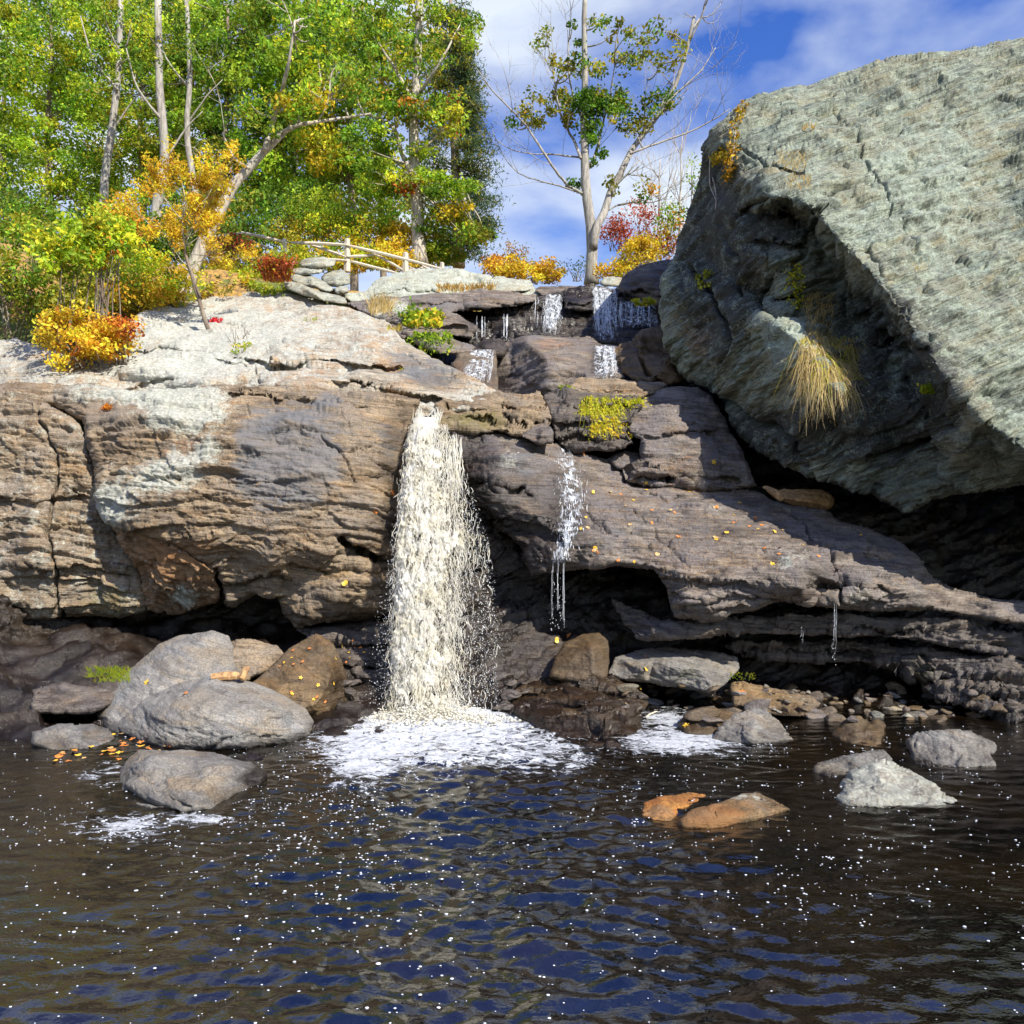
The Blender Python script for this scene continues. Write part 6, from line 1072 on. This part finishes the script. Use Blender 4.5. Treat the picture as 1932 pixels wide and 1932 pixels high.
# vine on the shoulder of the giant boulder
vn = empty('vine', P(1388, 300, 12.9), 'golden-leaved vine climbing the left shoulder of the giant boulder', 'vine'); mb = MB(); ft = MB(); rg = np.random.RandomState(3)
for pa in ([(1372, 335), (1385, 300), (1384, 262), (1392, 225), (1400, 200)], [(1350, 300), (1362, 290), (1376, 300)], [(1345, 335), (1352, 370), (1350, 395)], [(1340, 300), (1338, 350), (1352, 380)]):
    L = limb(np.array([P(a, b, (surf(a, b) or 13.2) - .1) for a, b in pa]), 10, .02, rg); mb.tube(L, np.linspace(.014, .008, 10), 4)
    if pa[0][0] != 1345 and pa[0][0] != 1340: clumps(ft, L, .13, 34, .075, YELLOW[:1] + YELLOW[3:] + OLIVE[1:2], rg, .9)
mb.build('stem', M['bark'], vn, color=False); ft.build('foliage', M['leaf'], vn, smooth=False)

# ------------------------------------------------------------------ rail fence
fe = empty('rail_fence', P(655, 505, 20), 'weathered split-rail fence running down behind the pale stones', 'fence')
for (X, Y0, Y1, D, w) in ((655, 450, 505, 20.5, 6.2), (765, 476, 516, 21, 6.2), (834, 495, 516, 21.4, 4.8), (536, 450, 500, 20.2, 5)):
    mb = MB(); a = P(X, Y1 + 8, D); c = P(X + .5, Y0 + 2, D); e = P(X + 1, Y0, D); w_ = w / FPX * D; mb.tube(np.array([a, (a + c) / 2, c, e]), [w_ * 1.05, w_, w_ * .85, w_ * .4], 6); mb.build('post', M['wood'], fe, color=False, smooth=False)
for (x0, y0, d0, x1, y1, d1, w) in ((549, 458, 20.3, 655, 462, 20.4, 2.6), (588, 463, 20.5, 653, 485, 20.4, 2.4), (605, 489, 20.4, 655, 492, 20.4, 2.2), (653, 462, 20.4, 835, 508, 21.3, 2.6), (655, 484, 20.4, 712, 480, 20.8, 2.2), (708, 480, 20.8, 764, 512, 21, 2.2), (655, 491, 20.5, 748, 515, 20.9, 2.4),
                                    (764, 514, 21, 803, 503, 21.3, 2.0), (796, 501, 21.1, 818, 512, 21.2, 1.8), (455, 438, 20.2, 545, 459, 20.2, 2.4), (470, 452, 20.4, 540, 484, 20.4, 2.2), (400, 447, 19.9, 458, 440, 20.1, 2.2)):
    a = P(x0, y0, d0); c = P(x1, y1, d1); mb = MB(); mb.tube(limb([a, (a + c) / 2 + rng.normal(0, .015, 3), c], 6, .01), np.array([.6, 1, 1.05, 1, .95, .6]) * 1.2 * w / FPX * d0, 6); mb.build('rail', M['wood'], fe, color=False, smooth=False)

# ------------------------------------------------------------------ split logs, driftwood
def log(label, p0, p1, r, flat=.6, name='log', mat='log', sides=9, cat='log'):
    p0 = np.array(p0); p1 = np.array(p1); t = np.linspace(0, 1, 9); rg = np.random.RandomState(int(abs(p0[0] * 100)) % 999)
    path = p0 + (p1 - p0) * t[:, None] + rg.normal(0, r * .06, (9, 3)); mb = MB(); mb.tube(path, r * (0.95 + .1 * rg.rand(9)) * np.array([.82, 1, 1, 1, 1, 1, .97, .9, .5]), sides)
    V = mb.V[0]; mid = (p0 + p1) / 2; up = np.array([0, -.5, .86]); hgt = (V - mid) @ up; V = V - np.outer(np.clip(hgt - r * flat, 0, None), up); mb.V[0] = V + rg.normal(0, r * .035, V.shape)
    return tag(mb.build(name, M[mat], color=False, smooth=False), label, cat)
log('split log with a bright sawn face, wedged behind the slab under the giant boulder', P(1475, 925, 12.0), P(1570, 948, 12.2), .16, .35)
log('short leaning wood slab propped beside the split log', P(1444, 912, 11.8), P(1476, 944, 11.7), .06, .4)
log('stub of reddish driftwood lying on top of the speckled boulder', P(398, 1278, 9.2), P(452, 1274, 9.3), .05, .9, name='driftwood', cat='driftwood')
log('short upright stub of driftwood on top of the speckled boulder', P(455, 1282, 9.25), P(468, 1257, 9.35), .04, .9, name='driftwood', cat='driftwood')
log('pale stick floating between the stepped rock and the foam', P(1214, 1352, 9.6), P(1240, 1342, 9.9), .012, .9, name='stick', mat='wood', sides=5, cat='stick')

# ------------------------------------------------------------------ pebbles of the right shore
rg = np.random.RandomState(77); spots = [(1300, 1336, 9.9, 10, 'round tan pebble between the flat orange stone and the slab'), (1318, 1312, 10.1, 15, 'flat pale stone tucked under the flat-topped slab'), (1448, 1297, 10.1, 8, 'upright bluish pebble behind the wedge-shaped stone'),
    (1655, 1350, 9.4, 13, 'white-grey stone above the twin-peaked one'), (1690, 1338, 9.6, 10, 'small pale pebble near the dark right corner'), (1735, 1350, 9.4, 18, 'reddish brown stone at the dark right corner'), (1712, 1352, 9.3, 10, 'narrow stone between the white-grey and the reddish one'), (1185, 1298, 9.9, 16, 'flat brown stone leaning on the stepped rock')]
_t, _p = np.meshgrid(np.linspace(.12, math.pi - .12, 15), np.arange(24) / 24 * 2 * math.pi, indexing='ij')
STONE = np.concatenate([np.stack([np.sin(_t) * np.cos(_p), np.sin(_t) * np.sin(_p), np.cos(_t)], -1).reshape(-1, 3), [[0, 0, 1], [0, 0, -1]]])
_i = np.arange(14)[:, None] * 24; _j = np.arange(24)[None]; _k = (_j + 1) % 24; STQ = np.stack([_i + _j, _i + 24 + _j, _i + 24 + _k, _i + _k], -1).reshape(-1, 4)
_j = np.arange(24); _k = (_j + 1) % 24; STT = np.concatenate([np.stack([np.full(24, 360), _j, _k], -1), np.stack([np.full(24, 361), 336 + _k, 336 + _j], -1)])
def pebble(x, y, d, s, label, mat, group=None, k=0):
    d = min(surf(x, y) or 99, EYE * FPX / (y - HZ)) - s / FPX * d * .4
    V = STONE.copy(); rs = np.random.RandomState(900 + k)
    for _ in range(11):
        nn_ = rs.normal(size=3); nn_ /= np.linalg.norm(nn_); V = V - np.outer(np.clip(V @ nn_ - rs.uniform(.42, .8), 0, None), nn_)
    V = V * (1 + .07 * noise(V * 3 + k, 3))[:, None]; V = V * np.array([rs.uniform(1.1, 1.7), 1.0, rs.uniform(.45, .8)]) * s / FPX * d; c_, s__ = math.cos(rs.uniform(-.4, .4)), math.sin(rs.uniform(-.4, .4))
    V = np.stack([V[:, 0] * c_ - V[:, 2] * s__, V[:, 1], V[:, 0] * s__ + V[:, 2] * c_], -1) + P(x, y, d)
    zero = np.zeros(len(V)); at = dict(lichen=zero, wet=zero + (.5 if k % 2 else .15), rust=zero + .1 * (k % 3), moss=zero, grey=zero, dark=zero)
    o = mesh_obj('pebble', V, STQ, STT, M[mat], attrs=at, smooth=True)
    return tag(o, label, 'pebble', group)
for k, (x, y, d, s, lab) in enumerate(spots): pebble(x, y, d, s, lab, ('brown', 'pale', 'grey')[k % 3] if 'white' not in lab and 'pale' not in lab else 'pale', None, k)
for k in range(70):
    x = rg.uniform(1440, 1800); y = rg.uniform(1300, 1352) + (x - 1440) * .03; d = 10.35 - (y - 1300) / 60 * .95
    pebble(x, y, d, rg.uniform(3, 9), ('dark', 'tan', 'grey', 'reddish brown')[k % 4] + ' pebble on the dark right shore, ' + ('below the dripping ledges' if x < 1620 else 'towards the right corner') + (', up by the rock' if y < 1322 else ', down by the water'), ('slab', 'brown', 'grey', 'wetbrown')[k % 4], 'pebbles on the dark right shore', k)
for k in range(40):
    x = rg.uniform(1225, 1900); y = rg.uniform(1292, 1362) + max(0, x - 1640) * .06; d = 10.45 - (y - 1292) / 60 * .85
    pebble(x, y, d, rg.uniform(10, 24), ('dark wet', 'brown wet', 'grey', 'tan wet')[k % 4] + ' cobble ' + ('left of the wedge-shaped stone' if x < 1380 else 'behind the twin-peaked stone' if x > 1560 else 'beside the wedge-shaped stone') + (', half in the water' if y > 1335 else ', up under the ledges'), ('slab', 'wetbrown', 'grey', 'brown')[k % 4], 'cobbles of the right shore', 200 + k)
for k in range(26):
    x = rg.uniform(640, 740) if k % 2 else rg.uniform(930, 1000); y = rg.uniform(1270, 1335); d = 10.6 - (y - 1270) / 65 * .7
    pebble(x, y, d, rg.uniform(8, 20), 'black wet cobble ' + ('left' if k % 2 else 'right') + ' of the waterfall foot' + (', lower' if y > 1300 else ', higher'), 'slab', 'wet cobbles at the waterfall foot', 301 + 2 * k)
for k in range(16):
    x = rg.uniform(1160, 1300); y = rg.uniform(1290, 1335); pebble(x, y, 10.3 - (y - 1290) / 60, rg.uniform(4, 10), ('tan', 'dark')[k % 2] + ' pebble beside the stepped wet rock' + (', near the foam' if y > 1312 else ', near the flat-topped slab'), ('wetbrown', 'slab')[k % 2], 'brown pebbles beside the stepped rock', 100 + k)

# ------------------------------------------------------------------ fallen leaves and needles
LM = {}
for nm, c in (('yellow', (.85, .52, .05)), ('orange', (.78, .25, .05)), ('red', (.6, .07, .05)), ('tan', (.60, .38, .15))):
    LM[nm] = plain_mat('fallen_leaf_' + nm, c, tuple(v * .75 for v in c), .5, 40)
def leaf_shape(kind):
    out_ = []; n = 20
    for k in range(n):
        a = k / n * 2 * math.pi; r_ = (1 + .45 * math.cos(5 * a)) * .42 if kind else (.28 + .24 * abs(math.cos(a)))
        out_.append((r_ * math.cos(a), r_ * math.sin(a), .12 * math.cos(2 * a) * .5))
    V = np.array([(0, 0, 0)] + out_); T = np.array([(0, 1 + k, 1 + (k + 1) % n) for k in range(n)]); return V, T
LMESH = {}
for nm in LM:
    for kd in (0, 1):
        V, T = leaf_shape(kd); me = bpy.data.meshes.new('fallen_leaf'); me.from_pydata(V.tolist(), [], T.tolist()); me.materials.append(LM[nm]); LMESH[nm, kd] = me
def fallen(X, Y, nm, label, group, size=.06, D=None, kd=None):
    d = surf(X, Y) if D is None else D
    if d is None: return
    if D is None:
        dx = (surf(X + 5, Y) or d) - (surf(X - 5, Y) or d); dy = (surf(X, Y + 5) or d) - (surf(X, Y - 5) or d)
        a = P(X + 5, Y, d + dx / 2) - P(X - 5, Y, d - dx / 2); b2 = P(X, Y - 5, d - dy / 2) - P(X, Y + 5, d + dy / 2); nrm = np.cross(a, b2)
        if nrm[1] > 0: nrm = -nrm
        nrm = nrm / (np.linalg.norm(nrm) + 1e-9)
        if abs(nrm[2]) < .15 and nrm[2] <= 0: nrm = np.array([0, -.8, .6])
    else: nrm = np.array([0, 0, 1.])
    me = LMESH[nm, int(rng.rand() < .5) if kd is None else kd]; o = bpy.data.objects.new('fallen_leaf', me); COL.objects.link(o)
    p = P(X, Y, d) + nrm * .015; o.location = p.tolist(); qn = Vector(nrm.tolist()).to_track_quat('Z', 'Y'); o.rotation_mode = 'QUATERNION'
    from mathutils import Quaternion
    o.rotation_quaternion = qn @ Quaternion((0, 0, 1), rng.uniform(0, 6.28)) @ Quaternion((1, 0, 0), rng.uniform(-.3, .3)); s = size * rng.uniform(.8, 1.25); o.scale = (s, s, s)
    tag(o, label, 'fallen leaf', group)
single = [(1150, 1205, 0, '')]
one = [(1050, 1208, 'yellow', 'yellow leaf on the wet rock below the two thin threads of water'), (1074, 1200, 'orange', 'orange leaf resting on top of the brown wet block'), (1220, 1240, 'orange', 'orange star-shaped leaf on the flat-topped grey slab'), (1216, 1262, 'yellow', 'yellow leaf at the left lower edge of the flat-topped slab'),
       (740, 930, 'orange', 'orange leaf stuck on wet rock left of the main fall'), (708, 965, 'orange', 'lower orange leaf stuck left of the main fall'), (650, 1100, 'yellow', 'tiny yellow leaf on the mossy lower block of the brown face'), (1295, 1370, 'yellow', 'bright yellow leaf on the flat orange-brown stone'), (1388, 1344, 'yellow', 'yellow leaf at the tip of the flat orange-brown stone'),
       (1400, 1308, 'orange', 'orange leaf on the left end of the wedge-shaped stone'), (1424, 1325, 'orange', 'orange leaf in the middle of the wedge-shaped stone'), (1660, 1376, 'yellow', 'yellow leaf between the peaks of the twin-peaked stone'), (1205, 1300, 'yellow', 'yellow leaf on the brown stones right of the stepped rock'),
       (350, 1310, 'orange', 'orange leaf on the upper edge of the speckled boulder'), (278, 1288, 'yellow', 'yellow leaf on the side of the tall smooth boulder'), (1346, 872, 'yellow', 'yellow leaf on the purplish rounded boulder'), (1098, 857, 'orange', 'tan leaf on the crest above the bulging rock'), (1187, 880, 'orange', 'orange leaf on the little brown stone in the gap')]
for (x, y, c_, lab) in one: fallen(x, y, c_, lab, None, .075)
for k in range(44):
    x = rng.normal(1400, 95); y = rng.normal(990, 38) + (x - 1400) * .15
    c_ = ('yellow', 'orange', 'tan', 'orange')[k % 4]; fallen(x, y, c_, 'small ' + c_ + ' leaf on top of the long slab, ' + ('towards the purplish boulder' if x < 1390 else 'towards the split log') + (', high up' if y < 985 else ', low down'), 'leaf litter on the long slab', .055)
for k in range(22):
    x = rng.uniform(1090, 1240); y = rng.uniform(900, 1060); c_ = ('yellow', 'orange', 'tan')[k % 3]; fallen(x, y, c_, 'small ' + c_ + ' leaf on the left shoulder of the long slab' + (', near its crest' if y < 980 else ', near its lower lip'), 'leaves on the left shoulder of the long slab', .05)
for k in range(16): fallen(rng.uniform(500, 640), rng.uniform(1215, 1330), ('yellow', 'orange')[k % 2], ('yellow', 'orange')[k % 2] + ' leaf stuck to the brown pyramid boulder', 'leaves on the pyramid boulder', .04)
for k in range(10): fallen(rng.uniform(640, 700), rng.uniform(1210, 1262), ('yellow', 'orange')[k % 2], ('yellow', 'orange')[k % 2] + ' leaf on the shaded grey shelf', 'leaves on the shaded grey shelf', .04)
for k in range(60):
    x = rng.uniform(100, 330); y = rng.normal(1412, 12); D_ = EYE * FPX / (y - HZ)
    c_ = ('orange', 'yellow', 'tan', 'orange')[k % 4]; fallen(x, y, c_, c_ + ' leaf of the drift floating between the left boulders' + (', near the left edge' if x < 215 else ', near the speckled boulder'), 'floating leaf drift between the left boulders', .06, D=D_ - .01)
def needles(name, label, areas, n, seed):
    rg = np.random.RandomState(seed); mb = MB(); A = []; B = []
    for _ in range(n):
        X, Y, rx, ry = areas[rg.randint(len(areas))]; x = rg.normal(X, rx); y = rg.normal(Y, ry); a = rg.uniform(0, 3.14); L = rg.uniform(3, 8); x1 = x + L * math.cos(a); y1 = y + L * .6 * math.sin(a); s0 = surf(x, y); s1 = surf(x1, y1)
        if s0 and s1 and abs(s0 - s1) < .12: A.append(P(x, y, s0 - .012)); B.append(P(x1, y1, s1 - .012))
    strokes(mb, np.array(A), np.array(B), np.full(len(A), .0028), rg, .012, 3, 3)
    C = np.array([(.62, .34, .10), (.5, .26, .08), (.7, .45, .2)])[rg.randint(0, 3, len(mb.V[0]))]; mb.C[0] = C
    return tag(mb.build(name, M['dry']), label, 'pine needles', kind='stuff')
needles('pine_needles', 'orange pine needles scattered over the slabs and boulders', [(1350, 970, 70, 28), (1310, 1060, 60, 26), (1260, 960, 50, 25), (1400, 1020, 60, 30), (1300, 880, 45, 18), (1130, 960, 40, 40), (560, 1020, 90, 30), (480, 960, 60, 60), (1150, 730, 50, 8), (1180, 920, 40, 20)], 3000, 5)
